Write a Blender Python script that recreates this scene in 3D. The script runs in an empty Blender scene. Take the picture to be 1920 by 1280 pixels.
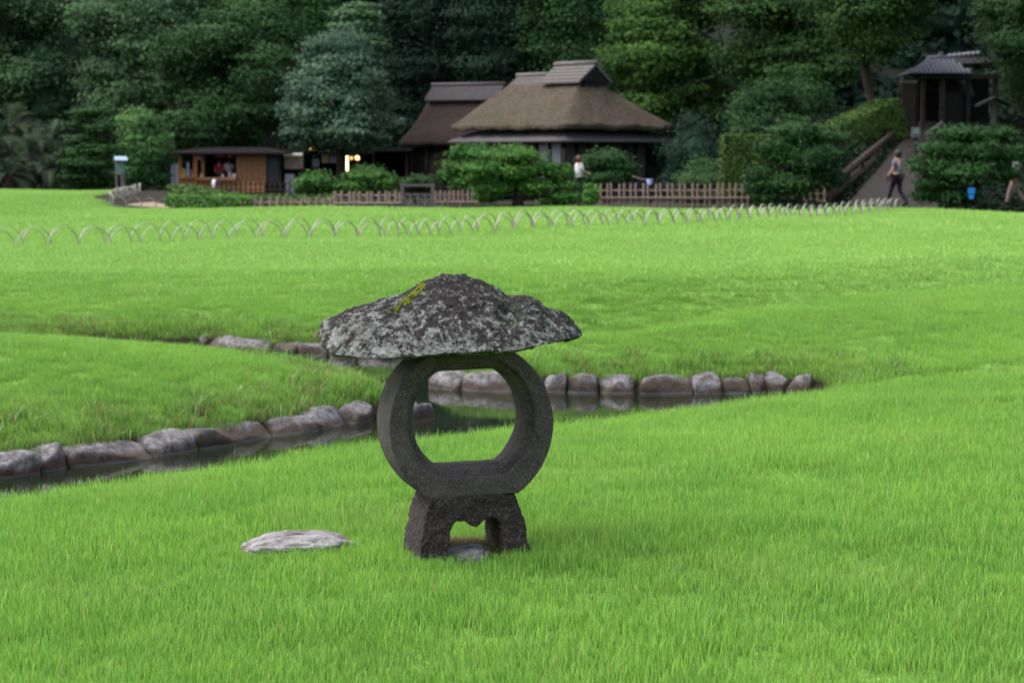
import bpy, bmesh, math, random
import numpy as np
from mathutils import Vector, Matrix, noise, Euler

random.seed(7)
RNG = np.random.default_rng(7)
S = bpy.context.scene
COL = S.collection

# ------------------------------------------------------------------ camera, light, exposure
FPX = 3733.0                     # focal length in photo pixels (70 mm on a 36 mm sensor)
CAM_H = 1.33
PITCH = math.atan(340.0 / FPX)
cam_d = bpy.data.cameras.new('camera')
cam_d.lens = 70.0
cam_d.sensor_width = 36.0
cam_d.clip_start = 0.1
cam_d.clip_end = 1500.0
cam_d.dof.use_dof = True
cam_d.dof.focus_distance = 6.75
cam_d.dof.aperture_fstop = 6.6
cam = bpy.data.objects.new('camera', cam_d)
cam.location = (0, 0, CAM_H)
cam.rotation_euler = (math.pi / 2 - PITCH, 0, 0)
COL.objects.link(cam)
S.camera = cam

w = bpy.data.worlds.new('World')
S.world = w
w.use_nodes = True
nt = w.node_tree
nt.nodes.clear()
sky = nt.nodes.new('ShaderNodeTexSky')
sky.sky_type = 'NISHITA'
sky.sun_disc = False
sky.sun_elevation = math.radians(56)
sky.sun_rotation = math.radians(-60)
sky.air_density = 1.0
sky.dust_density = 3.0
sky.ozone_density = 1.0
hs = nt.nodes.new('ShaderNodeHueSaturation')
hs.inputs['Saturation'].default_value = 0.5
bg = nt.nodes.new('ShaderNodeBackground')
bg.inputs['Strength'].default_value = 0.14
wo = nt.nodes.new('ShaderNodeOutputWorld')
nt.links.new(sky.outputs['Color'], hs.inputs['Color'])
nt.links.new(hs.outputs['Color'], bg.inputs['Color'])
nt.links.new(bg.outputs['Background'], wo.inputs['Surface'])

sd = bpy.data.lights.new('sun', 'SUN')
sd.energy = 1.5
sd.angle = math.radians(40)
sd.color = (1.0, 0.97, 0.92)
sun = bpy.data.objects.new('sun', sd)
sun.rotation_euler = (math.radians(34), 0, math.radians(60 - 90 - 20))
# light comes from upper left, a little behind the camera
_dir = Vector((0.62, 0.30, -1.05)).normalized()
sun.rotation_euler = _dir.to_track_quat('-Z', 'Y').to_euler()
COL.objects.link(sun)

S.view_settings.view_transform = 'Standard'
S.view_settings.look = 'None'
S.view_settings.exposure = 1.55
S.view_settings.gamma = 1.0
S.view_settings.use_curve_mapping = False
S.render.engine = 'CYCLES'
S.cycles.max_bounces = 6
S.cycles.diffuse_bounces = 3
S.cycles.glossy_bounces = 3
S.cycles.transmission_bounces = 4
S.cycles.transparent_max_bounces = 6

# ------------------------------------------------------------------ placing helpers
def W(px, py, Y):
    u = (px - 960) / FPX
    v = (640 - py) / FPX
    dy = math.cos(PITCH) + v * math.sin(PITCH)
    dz = -math.sin(PITCH) + v * math.cos(PITCH)
    t = Y / dy
    return Vector((u * t, Y, CAM_H + dz * t))

def XY(px, Y):
    p = W(px, 300, Y)
    return (p.x, Y)

def G(px, py, z):
    u = (px - 960) / FPX
    v = (640 - py) / FPX
    dy = math.cos(PITCH) + v * math.sin(PITCH)
    dz = -math.sin(PITCH) + v * math.cos(PITCH)
    t = (z - CAM_H) / dz
    return Vector((u * t, dy * t, z))

# ------------------------------------------------------------------ object helpers
def thing(name, label, cat, loc=(0, 0, 0), rz=0.0, group=None):
    o = bpy.data.objects.new(name, None)
    o.empty_display_size = 0.2
    COL.objects.link(o)
    o.location = loc
    o.rotation_euler = (0, 0, rz)
    o['label'] = label
    o['category'] = cat
    if group:
        o['group'] = group
    return o

def tag(o, label=None, cat=None, group=None, kind=None):
    if label: o['label'] = label
    if cat: o['category'] = cat
    if group: o['group'] = group
    if kind: o['kind'] = kind
    return o

def link(name, me, m=None, parent=None, loc=None, rot=None):
    if m is not None and len(me.materials) == 0:
        me.materials.append(m)
    o = bpy.data.objects.new(name, me)
    COL.objects.link(o)
    if parent is not None: o.parent = parent
    if loc is not None: o.location = loc
    if rot is not None: o.rotation_euler = rot
    return o

def mesh_np(name, V, F, m=None, smooth=False):
    V = np.asarray(V, dtype=np.float32).reshape(-1, 3)
    F = np.asarray(F, dtype=np.int32)
    k = F.shape[1]
    me = bpy.data.meshes.new(name)
    me.vertices.add(len(V))
    me.vertices.foreach_set('co', V.ravel())
    me.loops.add(F.size)
    me.loops.foreach_set('vertex_index', F.ravel())
    me.polygons.add(len(F))
    me.polygons.foreach_set('loop_start', np.arange(0, F.size, k, dtype=np.int32))
    me.polygons.foreach_set('loop_total', np.full(len(F), k, dtype=np.int32))
    if smooth:
        me.polygons.foreach_set('use_smooth', np.ones(len(F), dtype=bool))
    me.update(calc_edges=True)
    if m is not None: me.materials.append(m)
    return me

class MB:
    """collects shapes into one mesh"""
    def __init__(self): self.v = []; self.f = []
    def add(self, vs, fs, M=None):
        n = len(self.v)
        for p in vs:
            p = Vector(p)
            self.v.append(M @ p if M is not None else p)
        for f in fs: self.f.append([i + n for i in f])
        return self
    def box(self, c, s, rz=0.0, M=None, taper=1.0):
        hx, hy, hz = s[0] / 2, s[1] / 2, s[2] / 2
        vs = []
        R = Matrix.Rotation(rz, 3, 'Z')
        for z, k in ((-hz, 1.0), (hz, taper)):
            for x, y in ((-hx, -hy), (hx, -hy), (hx, hy), (-hx, hy)):
                vs.append(R @ Vector((x * k, y * k, z)) + Vector(c))
        return self.add(vs, [(0, 3, 2, 1), (4, 5, 6, 7), (0, 1, 5, 4), (1, 2, 6, 5), (2, 3, 7, 6), (3, 0, 4, 7)], M)
    def tube(self, pts, rad, n=6, cap=True):
        pts = [Vector(p) for p in pts]
        if not hasattr(rad, '__len__'): rad = [rad] * len(pts)
        base = len(self.v)
        for i, p in enumerate(pts):
            a = pts[max(i - 1, 0)]; b = pts[min(i + 1, len(pts) - 1)]
            t = (b - a).normalized()
            up = Vector((0, 0, 1)) if abs(t.z) < 0.9 else Vector((1, 0, 0))
            s = t.cross(up).normalized(); q = s.cross(t).normalized()
            for k in range(n):
                an = 2 * math.pi * k / n
                self.v.append(p + (s * math.cos(an) + q * math.sin(an)) * rad[i])
        for i in range(len(pts) - 1):
            for k in range(n):
                a = base + i * n + k; b = base + i * n + (k + 1) % n
                self.f.append([a, b, b + n, a + n])
        if cap:
            self.f.append([base + k for k in range(n)][::-1])
            self.f.append([base + (len(pts) - 1) * n + k for k in range(n)])
        return self
    def strip(self, pts, wv, t):
        """flat strip following pts, width vector wv, thickness t (outward by normal)"""
        pts = [Vector(p) for p in pts]; wv = Vector(wv)
        base = len(self.v)
        for i, p in enumerate(pts):
            a = pts[max(i - 1, 0)]; b = pts[min(i + 1, len(pts) - 1)]
            nn = (b - a).cross(wv).normalized() * t * 0.5
            for q in (p - wv / 2 - nn, p + wv / 2 - nn, p + wv / 2 + nn, p - wv / 2 + nn):
                self.v.append(q)
        for i in range(len(pts) - 1):
            for k in range(4):
                a = base + i * 4 + k; b = base + i * 4 + (k + 1) % 4
                self.f.append([a, b, b + 4, a + 4])
        self.f.append([base + 3, base + 2, base + 1, base])
        e = base + (len(pts) - 1) * 4
        self.f.append([e, e + 1, e + 2, e + 3])
        return self
    def mesh(self, name, m, smooth=False):
        me = bpy.data.meshes.new(name)
        me.from_pydata([tuple(p) for p in self.v], [], self.f)
        me.update()
        if smooth:
            me.polygons.foreach_set('use_smooth', [True] * len(me.polygons))
        me.materials.append(m)
        return me
    def build(self, name, m, parent=None, smooth=False, loc=None, rot=None):
        return link(name, self.mesh(name, m, smooth), None, parent, loc, rot)

def bevel(o, wd=0.01, seg=2):
    b = o.modifiers.new('bevel', 'BEVEL'); b.width = wd; b.segments = seg; b.limit_method = 'ANGLE'
    return o

# ------------------------------------------------------------------ materials
class Mat:
    def __init__(self, name):
        self.m = bpy.data.materials.new(name); self.m.use_nodes = True
        self.nt = self.m.node_tree; self.nt.nodes.clear()
        self.out = self.N('ShaderNodeOutputMaterial')
        self.b = self.N('ShaderNodeBsdfPrincipled')
        self.L(self.b.outputs[0], self.out.inputs['Surface'])
    def N(self, t, **k):
        n = self.nt.nodes.new(t)
        for a, v in k.items(): setattr(n, a, v)
        return n
    def L(self, a, b): self.nt.links.new(a, b)
    def inp(self, **k):
        for a, v in k.items(): self.b.inputs[a.replace('_', ' ')].default_value = v
        return self
    def pos(self, world=False, scale=None):
        if world:
            o = self.N('ShaderNodeNewGeometry').outputs['Position']
        else:
            o = self.N('ShaderNodeTexCoord').outputs['Object']
        if scale:
            mp = self.N('ShaderNodeMapping'); mp.inputs['Scale'].default_value = scale
            self.L(o, mp.inputs['Vector']); o = mp.outputs['Vector']
        return o
    def noise(self, vec, scale, detail=4, rough=0.6):
        n = self.N('ShaderNodeTexNoise')
        n.inputs['Scale'].default_value = scale; n.inputs['Detail'].default_value = detail
        n.inputs['Roughness'].default_value = rough
        self.L(vec, n.inputs['Vector']); return n.outputs['Fac']
    def voro(self, vec, scale, feature='F1'):
        n = self.N('ShaderNodeTexVoronoi', feature=feature)
        n.inputs['Scale'].default_value = scale
        self.L(vec, n.inputs['Vector']); return n
    def ramp(self, fac, stops, interp='LINEAR'):
        r = self.N('ShaderNodeValToRGB'); r.color_ramp.interpolation = interp
        e = r.color_ramp.elements
        while len(e) > len(stops): e.remove(e[-1])
        while len(e) < len(stops): e.new(0.5)
        for i, (p, c) in enumerate(stops):
            e[i].position = p
            e[i].color = (c, c, c, 1) if not hasattr(c, '__len__') else (*c[:3], 1)
        self.L(fac, r.inputs['Fac']); return r.outputs['Color']
    def mix(self, fac, a, b, mode='MIX'):
        n = self.N('ShaderNodeMix', data_type='RGBA', blend_type=mode)
        n.clamp_factor = True
        for i, v in ((0, fac), (6, a), (7, b)):
            s = n.inputs[i]
            if hasattr(v, 'is_output'): self.L(v, s)
            elif i == 0: s.default_value = v
            elif hasattr(v, '__len__'): s.default_value = (*v[:3], 1)
            else: s.default_value = (v, v, v, 1)
        return n.outputs[2]
    def math(self, op, a, b=0.0):
        n = self.N('ShaderNodeMath', operation=op)
        for s, v in ((n.inputs[0], a), (n.inputs[1], b)):
            if hasattr(v, 'is_output'): self.L(v, s)
            else: s.default_value = v
        return n.outputs[0]
    def bump(self, h, strength=0.5, dist=0.01, prev=None):
        n = self.N('ShaderNodeBump'); n.inputs['Strength'].default_value = strength
        n.inputs['Distance'].default_value = dist
        self.L(h, n.inputs['Height'])
        if prev is not None: self.L(prev, n.inputs['Normal'])
        self.L(n.outputs[0], self.b.inputs['Normal']); return n.outputs[0]
    def col(self, c):
        if hasattr(c, 'is_output'): self.L(c, self.b.inputs['Base Color'])
        else: self.b.inputs['Base Color'].default_value = (*c[:3], 1)
        return self

def simple(name, c, rough=0.8, var=0.25, scale=3.0, spec=0.3, stretch=None, world=False, dark=None):
    M = Mat(name)
    p = M.pos(world, stretch)
    f = M.noise(p, scale, 5, 0.65)
    lo = tuple(x * (1 - var) for x in c) if dark is None else dark
    hi = tuple(min(1, x * (1 + var)) for x in c)
    M.col(M.ramp(f, [(0.3, lo), (0.7, hi)]))
    M.inp(Roughness=rough, Specular_IOR_Level=spec)
    M.bump(f, 0.3, 0.01)
    return M.m

def leaf_mat(name, c1, c2, trans=0.3, rough=0.8, vscale=0.5, spec=0.08, brown=None):
    """foliage: colour differs from leaf to leaf (attribute tint) and from spray to spray"""
    M = Mat(name)
    at = M.N('ShaderNodeAttribute', attribute_name='tint').outputs['Fac']
    g = M.noise(M.pos(True), vscale, 3, 0.6)
    g2 = M.ramp(g, [(0.35, 0.0), (0.65, 1.0)])
    f = M.math('ADD', M.math('MULTIPLY', at, 0.65), M.math('MULTIPLY', g2, 0.35))
    c = M.ramp(f, [(0.05, c1), (0.95, c2)])
    if brown is not None:
        k = M.ramp(at, [(0.93, 0.0), (0.97, 1.0)])
        c = M.mix(k, c, brown)
    M.col(c)
    M.inp(Roughness=max(rough, 0.7), Specular_IOR_Level=min(spec, 0.12))
    tr = M.N('ShaderNodeBsdfTranslucent')
    M.L(c, tr.inputs['Color'])
    ms = M.N('ShaderNodeMixShader'); ms.inputs[0].default_value = trans
    M.L(M.b.outputs[0], ms.inputs[1]); M.L(tr.outputs[0], ms.inputs[2])
    M.L(ms.outputs[0], M.out.inputs['Surface'])
    return M.m

# ------------------------------------------------------------------ lie of the land
ZW = -0.5
def sm(a, b, x):
    t = np.clip((np.asarray(x, dtype=float) - a) / (b - a), 0, 1)
    return t * t * (3 - 2 * t)

def near_pt(px, py):
    p = G(px, py, -0.25)
    return (p.x, p.y + 0.26)

SOUTH = [near_pt(*p) for p in [(-700, 1030), (-300, 975), (0, 932), (180, 906), (365, 881), (547, 848), (700, 830),
                               (780, 820), (860, 808), (945, 795), (1038, 787), (1179, 761), (1366, 739), (1472, 720)]]
R_END = [XY(1545, 14.75), XY(1535, 15.5)]
R_NORTH = [XY(1480, 15.65), XY(1450, 15.6), XY(1300, 15.55), XY(1118, 15.55), XY(1000, 15.65), XY(850, 15.8), XY(805, 16.0)]
R_BACK = [XY(790, 16.4), XY(820, 17.0), XY(900, 17.6), XY(1010, 18.0), XY(1030, 18.2), XY(1010, 18.6), XY(900, 19.0), XY(850, 19.1)]
FAR = [XY(740, 18.8), XY(610, 18.56), XY(450, 18.8), XY(380, 19.4), XY(250, 19.3), XY(0, 19.2), XY(-500, 19.2), XY(-700, 19.2)]
P_NORTH = [XY(-700, 18.6), XY(-500, 18.6), XY(0, 18.3), XY(250, 17.7), XY(400, 17.2), XY(560, 16.7), XY(640, 16.0), XY(700, 15.4), XY(745, 14.9),
           XY(775, 14.4), XY(798, 13.95), XY(790, 13.75)]
P_SOUTH = [XY(770, 13.8), XY(700, 14.05), XY(600, 13.5), XY(440, 12.8), XY(350, 12.45), XY(180, 11.94), XY(0, 11.4), XY(-300, 10.7), XY(-700, 10.0)]
WPOLY = np.array(SOUTH + R_END + R_NORTH + R_BACK + FAR + P_NORTH + P_SOUTH)

def sdist(x, y, poly=WPOLY):
    """distance to the water's edge, negative on the water"""
    x = np.asarray(x, float); y = np.asarray(y, float)
    d = np.full(x.shape, 1e9); ins = np.zeros(x.shape, bool)
    n = len(poly)
    for i in range(n):
        ax, ay = poly[i]; bx, by = poly[(i + 1) % n]
        ex, ey = bx - ax, by - ay
        L2 = ex * ex + ey * ey + 1e-12
        t = np.clip(((x - ax) * ex + (y - ay) * ey) / L2, 0, 1)
        d = np.minimum(d, np.hypot(x - ax - t * ex, y - ay - t * ey))
        c = ((ay > y) != (by > y))
        xi = ax + (y - ay) * ex / (ey if abs(ey) > 1e-9 else 1e-9)
        ins ^= c & (x < xi)
    return np.where(ins, -d, d)

SW = np.array([XY(1010, 18.2), XY(1100, 18.4), XY(1300, 19.5), XY(1600, 21.4), XY(1920, 23.0), XY(2400, 25.5), XY(3200, 29)])
def height(x, y):
    x = np.asarray(x, float); y = np.asarray(y, float)
    d = sdist(x, y)
    z = np.interp(d, [-0.3, -0.12, 0.06, 0.2, 0.4, 1.0, 2.0, 4.0], [-0.95, -0.8, -0.46, -0.34, -0.255, -0.165, -0.085, -0.01])
    zh = np.interp(d, [-0.3, -0.12, 0.06, 0.2, 0.4, 1.0, 2.0, 4.0], [-0.95, -0.8, -0.47, -0.375, -0.30, -0.205, -0.11, -0.01])
    nearside = y < np.interp(x, [p_[0] for p_ in SOUTH], [p_[1] for p_ in SOUTH]) + 0.3
    z = np.where(nearside, z - 0.075 * sm(-1.2, 2.0, x) * (1 - sm(1.0, 3.0, d)) * sm(0.15, 0.3, d), zh)
    # small lift and fall of the lawns
    z = z + sm(0.5, 3, d) * (0.025 * np.sin(x * 0.9 + y * 0.35) + 0.02 * np.sin(y * 0.8 - x * 0.3 + 1.3)) * sm(7.5, 10, y)
    # grassy swale running off to the right
    sy = np.interp(x, SW[:, 0], SW[:, 1])
    k = np.interp(x, [SW[0, 0] - 0.6, SW[0, 0]], [0, 1])
    dd = y - sy
    f = np.where(dd < 0, 1 - sm(0.0, 1.25, -dd), 1 - sm(0.0, 3.6, dd)) * k
    z = z - 0.42 * f * sm(0.0, 0.6, d)
    # far left: shallow dip, then a low mound
    lm = sm(-9.5, -12.5, x) if False else 1 - sm(-12.5, -9.5, x)
    z = z - 0.22 * lm * np.exp(-((y - 50) / 4.5) ** 2) + 0.30 * lm * sm(50, 61, y) * (1 - sm(72, 85, y))
    # beyond the beds the ground drops a little
    z = z - 0.12 * sm(56, 60, y) * (1 - lm) - 0.22 * sm(60, 85, y)
    # slope up to the gate on the right
    hill = np.interp(y, [57.3, 58.6, 64, 70, 73, 76], [0, 0.10, 1.15, 2.5, 2.95, 3.1]) * sm(7.5, 11.0, x)
    z = z + hill + 2.5 * sm(74, 100, y) * sm(8, 20, x)
    # wooded hill behind everything
    z = z + 9 * sm(108, 190, y) + 14 * sm(120, 260, np.hypot(x, y))
    return z

def H(x, y): return float(height(np.array([x]), np.array([y]))[0])

def lawn_mask(x, y):
    x = np.asarray(x, float); y = np.asarray(y, float)
    lim = np.interp(x, [-40, -14.5, -12.5, -11.0, 10.3, 12.2, 14, 60], [74, 74, 58.5, 55.0, 55.0, 50.5, 50.0, 49.5])
    return y < lim

# ground sheet
def axis(segs):
    out = []
    for a, b, st in segs:
        n = max(1, int(round((b - a) / st)))
        out += list(np.linspace(a, b, n, endpoint=False))
    out.append(segs[-1][1]); return np.array(out)
gx = axis([(-600, -60, 40), (-60, -20, 2.0), (-20, -8, 0.6), (-8, 7, 0.085), (7, 20, 0.5), (20, 60, 2.0), (60, 600, 40)])
gy = axis([(-300, -20, 40), (-20, 2, 2.0), (2, 8.4, 0.25), (8.4, 21.5, 0.075), (21.5, 30, 0.3), (30, 80, 0.8), (80, 200, 4), (200, 900, 50)])
GX, GY = np.meshgrid(gx, gy)
GZ = height(GX.ravel(), GY.ravel())
nx, ny = len(gx), len(gy)
Vg = np.stack([GX.ravel(), GY.ravel(), GZ], 1)
ii, jj = np.meshgrid(np.arange(nx - 1), np.arange(ny - 1))
a = (jj * nx + ii).ravel()
Fg = np.stack([a, a + 1, a + nx + 1, a + nx], 1)

M = Mat('turf_soil')
p = M.pos(True)
n1 = M.noise(p, 1.2, 4); n2 = M.noise(p, 45.0, 4, 0.7)
lawn = M.N('ShaderNodeAttribute', attribute_name='lawn').outputs['Fac']
bank = M.N('ShaderNodeAttribute', attribute_name='bank').outputs['Fac']
turf = M.mix(M.ramp(n1, [(0.35, 0.0), (0.65, 1.0)]), (0.11, 0.24, 0.035), (0.15, 0.30, 0.05))
turf = M.mix(M.ramp(n2, [(0.4, 0.0), (0.62, 1.0)]), turf, (0.08, 0.14, 0.025))
earth = M.mix(M.ramp(n2, [(0.35, 0.0), (0.65, 1.0)]), (0.012, 0.010, 0.007), (0.035, 0.027, 0.019))
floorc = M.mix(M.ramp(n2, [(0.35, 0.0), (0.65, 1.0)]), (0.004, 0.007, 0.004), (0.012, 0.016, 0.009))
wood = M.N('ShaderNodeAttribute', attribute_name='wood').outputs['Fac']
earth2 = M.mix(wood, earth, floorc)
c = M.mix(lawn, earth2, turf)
c = M.mix(bank, c, earth)
M.col(c); M.inp(Roughness=0.95, Specular_IOR_Level=0.1)
M.bump(n2, 0.7, 0.03)
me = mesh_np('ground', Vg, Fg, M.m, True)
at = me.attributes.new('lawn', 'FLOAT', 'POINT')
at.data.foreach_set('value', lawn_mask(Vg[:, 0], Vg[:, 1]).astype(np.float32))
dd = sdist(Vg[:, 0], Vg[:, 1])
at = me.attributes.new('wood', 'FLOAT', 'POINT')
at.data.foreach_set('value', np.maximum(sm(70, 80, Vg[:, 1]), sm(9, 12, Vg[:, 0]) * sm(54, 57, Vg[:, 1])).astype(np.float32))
at = me.attributes.new('bank', 'FLOAT', 'POINT')
at.data.foreach_set('value', (1 - sm(0.15, 0.32, dd)).astype(np.float32))
tag(link('ground', me), 'lawns and earth of the garden with the stream bed cut through', kind='structure')

# water
M = Mat('stream_water')
p = M.pos(True, (1.0, 2.2, 1.0))
nz = M.noise(p, 1.6, 3, 0.5)
nz2 = M.noise(p, 14, 2, 0.5)
M.col(M.ramp(M.noise(M.pos(True), 1.5, 3), [(0.3, (0.006, 0.010, 0.006)), (0.7, (0.012, 0.016, 0.008))]))
M.inp(Roughness=0.012, IOR=1.333, Specular_IOR_Level=0.5)
b0 = M.bump(nz, 0.012, 0.10)
M.bump(nz2, 0.02, 0.01, b0)
wx = np.linspace(-12, 6, 40); wy = np.linspace(8, 23, 40)
WX, WY = np.meshgrid(wx, wy)
ii, jj = np.meshgrid(np.arange(39), np.arange(39)); a = (jj * 40 + ii).ravel()
keep = sdist(WX.ravel()[a] + 0.23, WY.ravel()[a] + 0.19) < 0.45
Fw = np.stack([a, a + 1, a + 41, a + 40], 1)[keep]
tag(link('stream_water', mesh_np('stream_water', np.stack([WX.ravel(), WY.ravel(), np.full(WX.size, ZW)], 1), Fw, M.m, True)),
    'dark still water of the winding garden stream', kind='structure')

# ------------------------------------------------------------------ stones
def noise_v(co, sc, off, oct=4):
    return noise.fractal(Vector(co) * sc + off, 0.9, 2.1, oct)

def rock_mesh(name, m, size, n=4.5, sub=3, rough=0.05, seed=0, sc=2.2, skew=0.0, cuts=0):
    bm = bmesh.new()
    bmesh.ops.create_icosphere(bm, subdivisions=sub, radius=1)
    off = Vector((seed * 3.7, seed * 1.3, -seed * 2.1))
    rr = random.Random(seed)
    tx, ty = rr.uniform(-0.16, 0.16), rr.uniform(-0.14, 0.14)
    planes = []
    for k in range(cuts):
        a_ = rr.choice([-1, -1, 1]) * math.pi / 2 + rr.uniform(-0.75, 0.75); e_ = rr.uniform(0.15, 1.3)
        planes.append((Vector((math.cos(a_) * math.cos(e_), math.sin(a_) * math.cos(e_), math.sin(e_))), rr.uniform(0.88, 1.12)))
    for v in bm.verts:
        d = v.co.normalized()
        q = (abs(d.x) ** n + abs(d.y) ** n + abs(d.z) ** n) ** (-1.0 / n)
        c = d * q
        k = 1 + rough * 1.6 * noise.noise(d * 1.3 + off) + rough * noise.fractal(d * sc * 1.6 + off, 0.8, 2.1, 4)
        c = c * k
        for pn, ph in planes:
            e_ = c.dot(pn) - ph
            if e_ > 0: c = c - pn * e_ * 0.92
        c.x += tx * c.z; c.z += ty * c.x + skew * c.x * c.z
        v.co = Vector((c.x * size[0] / 2, c.y * size[1] / 2, c.z * size[2] / 2))
    me = bpy.data.meshes.new(name); bm.to_mesh(me); bm.free()
    me.polygons.foreach_set('use_smooth', [True] * len(me.polygons))
    me.materials.append(m); return me

# stone of the stream edging: grey top, rusty brown band and moss towards the water line
M = Mat('edging_granite')
p = M.pos(True)
nA = M.noise(p, 13, 6, 0.75); nB = M.noise(p, 60, 5, 0.7); nC = M.noise(p, 3.5, 3)
rnd = M.N('ShaderNodeObjectInfo').outputs['Random']
grey = M.ramp(nA, [(0.3, (0.035, 0.03, 0.03)), (0.45, (0.10, 0.088, 0.09)), (0.66, (0.29, 0.275, 0.29))])
brown = M.ramp(nA, [(0.3, (0.022, 0.017, 0.013)), (0.7, (0.125, 0.080, 0.055))])
sep = M.N('ShaderNodeSeparateXYZ'); M.L(p, sep.inputs[0])
zz = M.math('ADD', sep.outputs['Z'], M.math('ADD', M.math('MULTIPLY', nC, 0.16), M.math('MULTIPLY', rnd, 0.07)))
fb = M.ramp(M.math('ADD', zz, 1.0), [(0.672, 1.0), (0.712, 0.0)])
c = M.mix(fb, grey, brown)
fm = M.ramp(M.math('ADD', zz, 1.0), [(0.605, 1.0), (0.65, 0.0)])
c = M.mix(fm, c, (0.012, 0.013, 0.007))
zl = M.ramp(M.math('ADD', sep.outputs['Z'], 1.0), [(0.50, 1.0), (0.512, 1.0), (0.52, 0.0)])
c = M.mix(M.math('MULTIPLY', zl, 0.5), c, (0.16, 0.15, 0.14))
vr = M.ramp(rnd, [(0.0, 0.72), (1.0, 1.0)])
c = M.mix(1.0, c, vr, 'MULTIPLY')
M.col(M.mix(0.35, c, M.ramp(nB, [(0.3, 0.02), (0.7, 0.4)]), 'OVERLAY'))
M.inp(Roughness=0.8, Specular_IOR_Level=0.3)
b0 = M.bump(nA, 0.7, 0.03); M.bump(nB, 0.5, 0.008, b0)
EDGE_M = M.m

def along(poly):
    poly = [Vector((p[0], p[1])) for p in poly]
    return poly

def at_px(poly, px):
    """point of a waterline where it crosses a photo column"""
    us = [(p[0] / p[1]) for p in poly]
    u = (px - 960) / FPX
    pts = sorted(zip(us, poly))
    uu = [q[0] for q in pts]
    xs = np.interp(u, uu, [q[1][0] for q in pts]); ys = np.interp(u, uu, [q[1][1] for q in pts])
    return Vector((float(xs), float(ys)))

def edging(label, poly, spans, side, seed, tops):
    root = thing('stone_edging', label, 'stone edging', (*at_px(poly, (spans[0][0] + spans[-1][1]) / 2), ZW))
    for i, (a0, b0) in enumerate(spans):
        A = at_px(poly, a0); B = at_px(poly, b0)
        d = B - A; L = d.length
        nrm = Vector((-d.y, d.x)).normalized() * side
        hgt = 0.285 + tops[i % len(tops)]
        dep = 0.28
        c = (A + B) / 2 + nrm * (dep * 0.36 + random.Random(seed * 13 + i).uniform(-0.03, 0.03))
        me = rock_mesh('edging_stone', EDGE_M, (L * 1.0, dep, hgt * random.Random(seed * 7 + i).uniform(0.97, 1.08)), random.Random(seed + i).choice([6.0, 7.5, 9.0]), 4, 0.055, seed * 31 + i, 2.2, 0.0, 4)
        o = link('stone', me, None, root)
        o.location = (c.x - root.location.x, c.y - root.location.y, ZW - 0.15 + (hgt - 0.15) / 2 - root.location.z - 0.0)
        o.rotation_euler = (random.uniform(-.05, .05), random.uniform(-.06, .06), math.atan2(d.y, d.x) + random.uniform(-.12, .12))
    return root

edging('row of rounded grey and rusty stones along the near grass peninsula on the left', P_SOUTH,
       [(-300, -180), (-176, -60), (-56, 62), (66, 126), (131, 274), (275, 362), (364, 437), (439, 511), (514, 590), (592, 647), (649, 703), (706, 762), (765, 797)],
       1, 3, [0.05, 0.04, 0.06, 0.07, 0.05, 0.06, 0.05])
edging('row of pale stones under the right bank, ending where the stream narrows', [*R_NORTH[::-1], XY(1535, 15.5)],
       [(808, 858), (861, 968), (971, 1012), (1015, 1060), (1062, 1120), (1128, 1196), (1202, 1302), (1305, 1356), (1358, 1409), (1411, 1446), (1449, 1479), (1481, 1516)],
       1, 5, [0.07, 0.08, 0.06, 0.07, 0.08, 0.07])
edging('short row of stones on the far bank, left of the lantern cap', [XY(850, 19.1), XY(740, 18.8), XY(610, 18.56), XY(450, 18.8), XY(380, 19.4), XY(330, 19.7)],
       [(330, 378), (380, 445), (449, 501), (504, 556), (559, 612), (615, 672), (675, 735), (738, 790), (793, 845)], 1, 9, [0.05, 0.06, 0.06])

# ------------------------------------------------------------------ stone lantern
LX, LY = W(877, 1045, 6.72).x, 6.72
LROT = math.radians(15.5)
lan = thing('stone_lantern', 'dark stone garden lantern with lichened cap on a ring shaped light chamber', 'stone lantern', (LX, LY, 0.0), LROT)

M = Mat('lantern_granite')
p = M.pos(False)
nA = M.noise(p, 12, 6, 0.7); nB = M.noise(p, 170, 4, 0.75); nC = M.noise(p, 60, 4, 0.7)
base = M.ramp(nA, [(0.3, (0.022, 0.018, 0.018)), (0.7, (0.070, 0.058, 0.056))])
c = M.mix(M.ramp(nB, [(0.46, 0.0), (0.62, 0.85)]), base, (0.105, 0.088, 0.083))
c = M.mix(M.ramp(nC, [(0.30, 0.7), (0.42, 0.0)]), c, (0.016, 0.014, 0.014))
vo = M.voro(p, 75)
sp = M.math('LESS_THAN', vo.outputs['Distance'], 0.13)
sel = M.math('GREATER_THAN', M.noise(M.pos(False), 22, 2), 0.53)
c = M.mix(M.math('MULTIPLY', M.math('MULTIPLY', sp, sel), 0.75), c, (0.30, 0.25, 0.22))
M.col(c); M.inp(Roughness=0.85, Specular_IOR_Level=0.25)
b0 = M.bump(nC, 0.55, 0.006); M.bump(nB, 0.7, 0.0035, b0)
GRAN = M.m

M = Mat('base_granite')
p = M.pos(False)
nA = M.noise(p, 8, 6, 0.7); nB = M.noise(p, 120, 4, 0.8); nC = M.noise(p, 40, 4, 0.7)
base = M.ramp(nA, [(0.3, (0.013, 0.0105, 0.010)), (0.7, (0.038, 0.030, 0.029))])
c = M.mix(M.ramp(nB, [(0.5, 0.0), (0.72, 0.9)]), base, (0.15, 0.12, 0.108))
c = M.mix(M.ramp(nC, [(0.30, 0.8), (0.45, 0.0)]), c, (0.010, 0.009, 0.009))
M.col(c); M.inp(Roughness=0.9, Specular_IOR_Level=0.2)
b0 = M.bump(nC, 0.9, 0.012); M.bump(nB, 0.9, 0.006, b0)
GRAN2 = M.m

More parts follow.
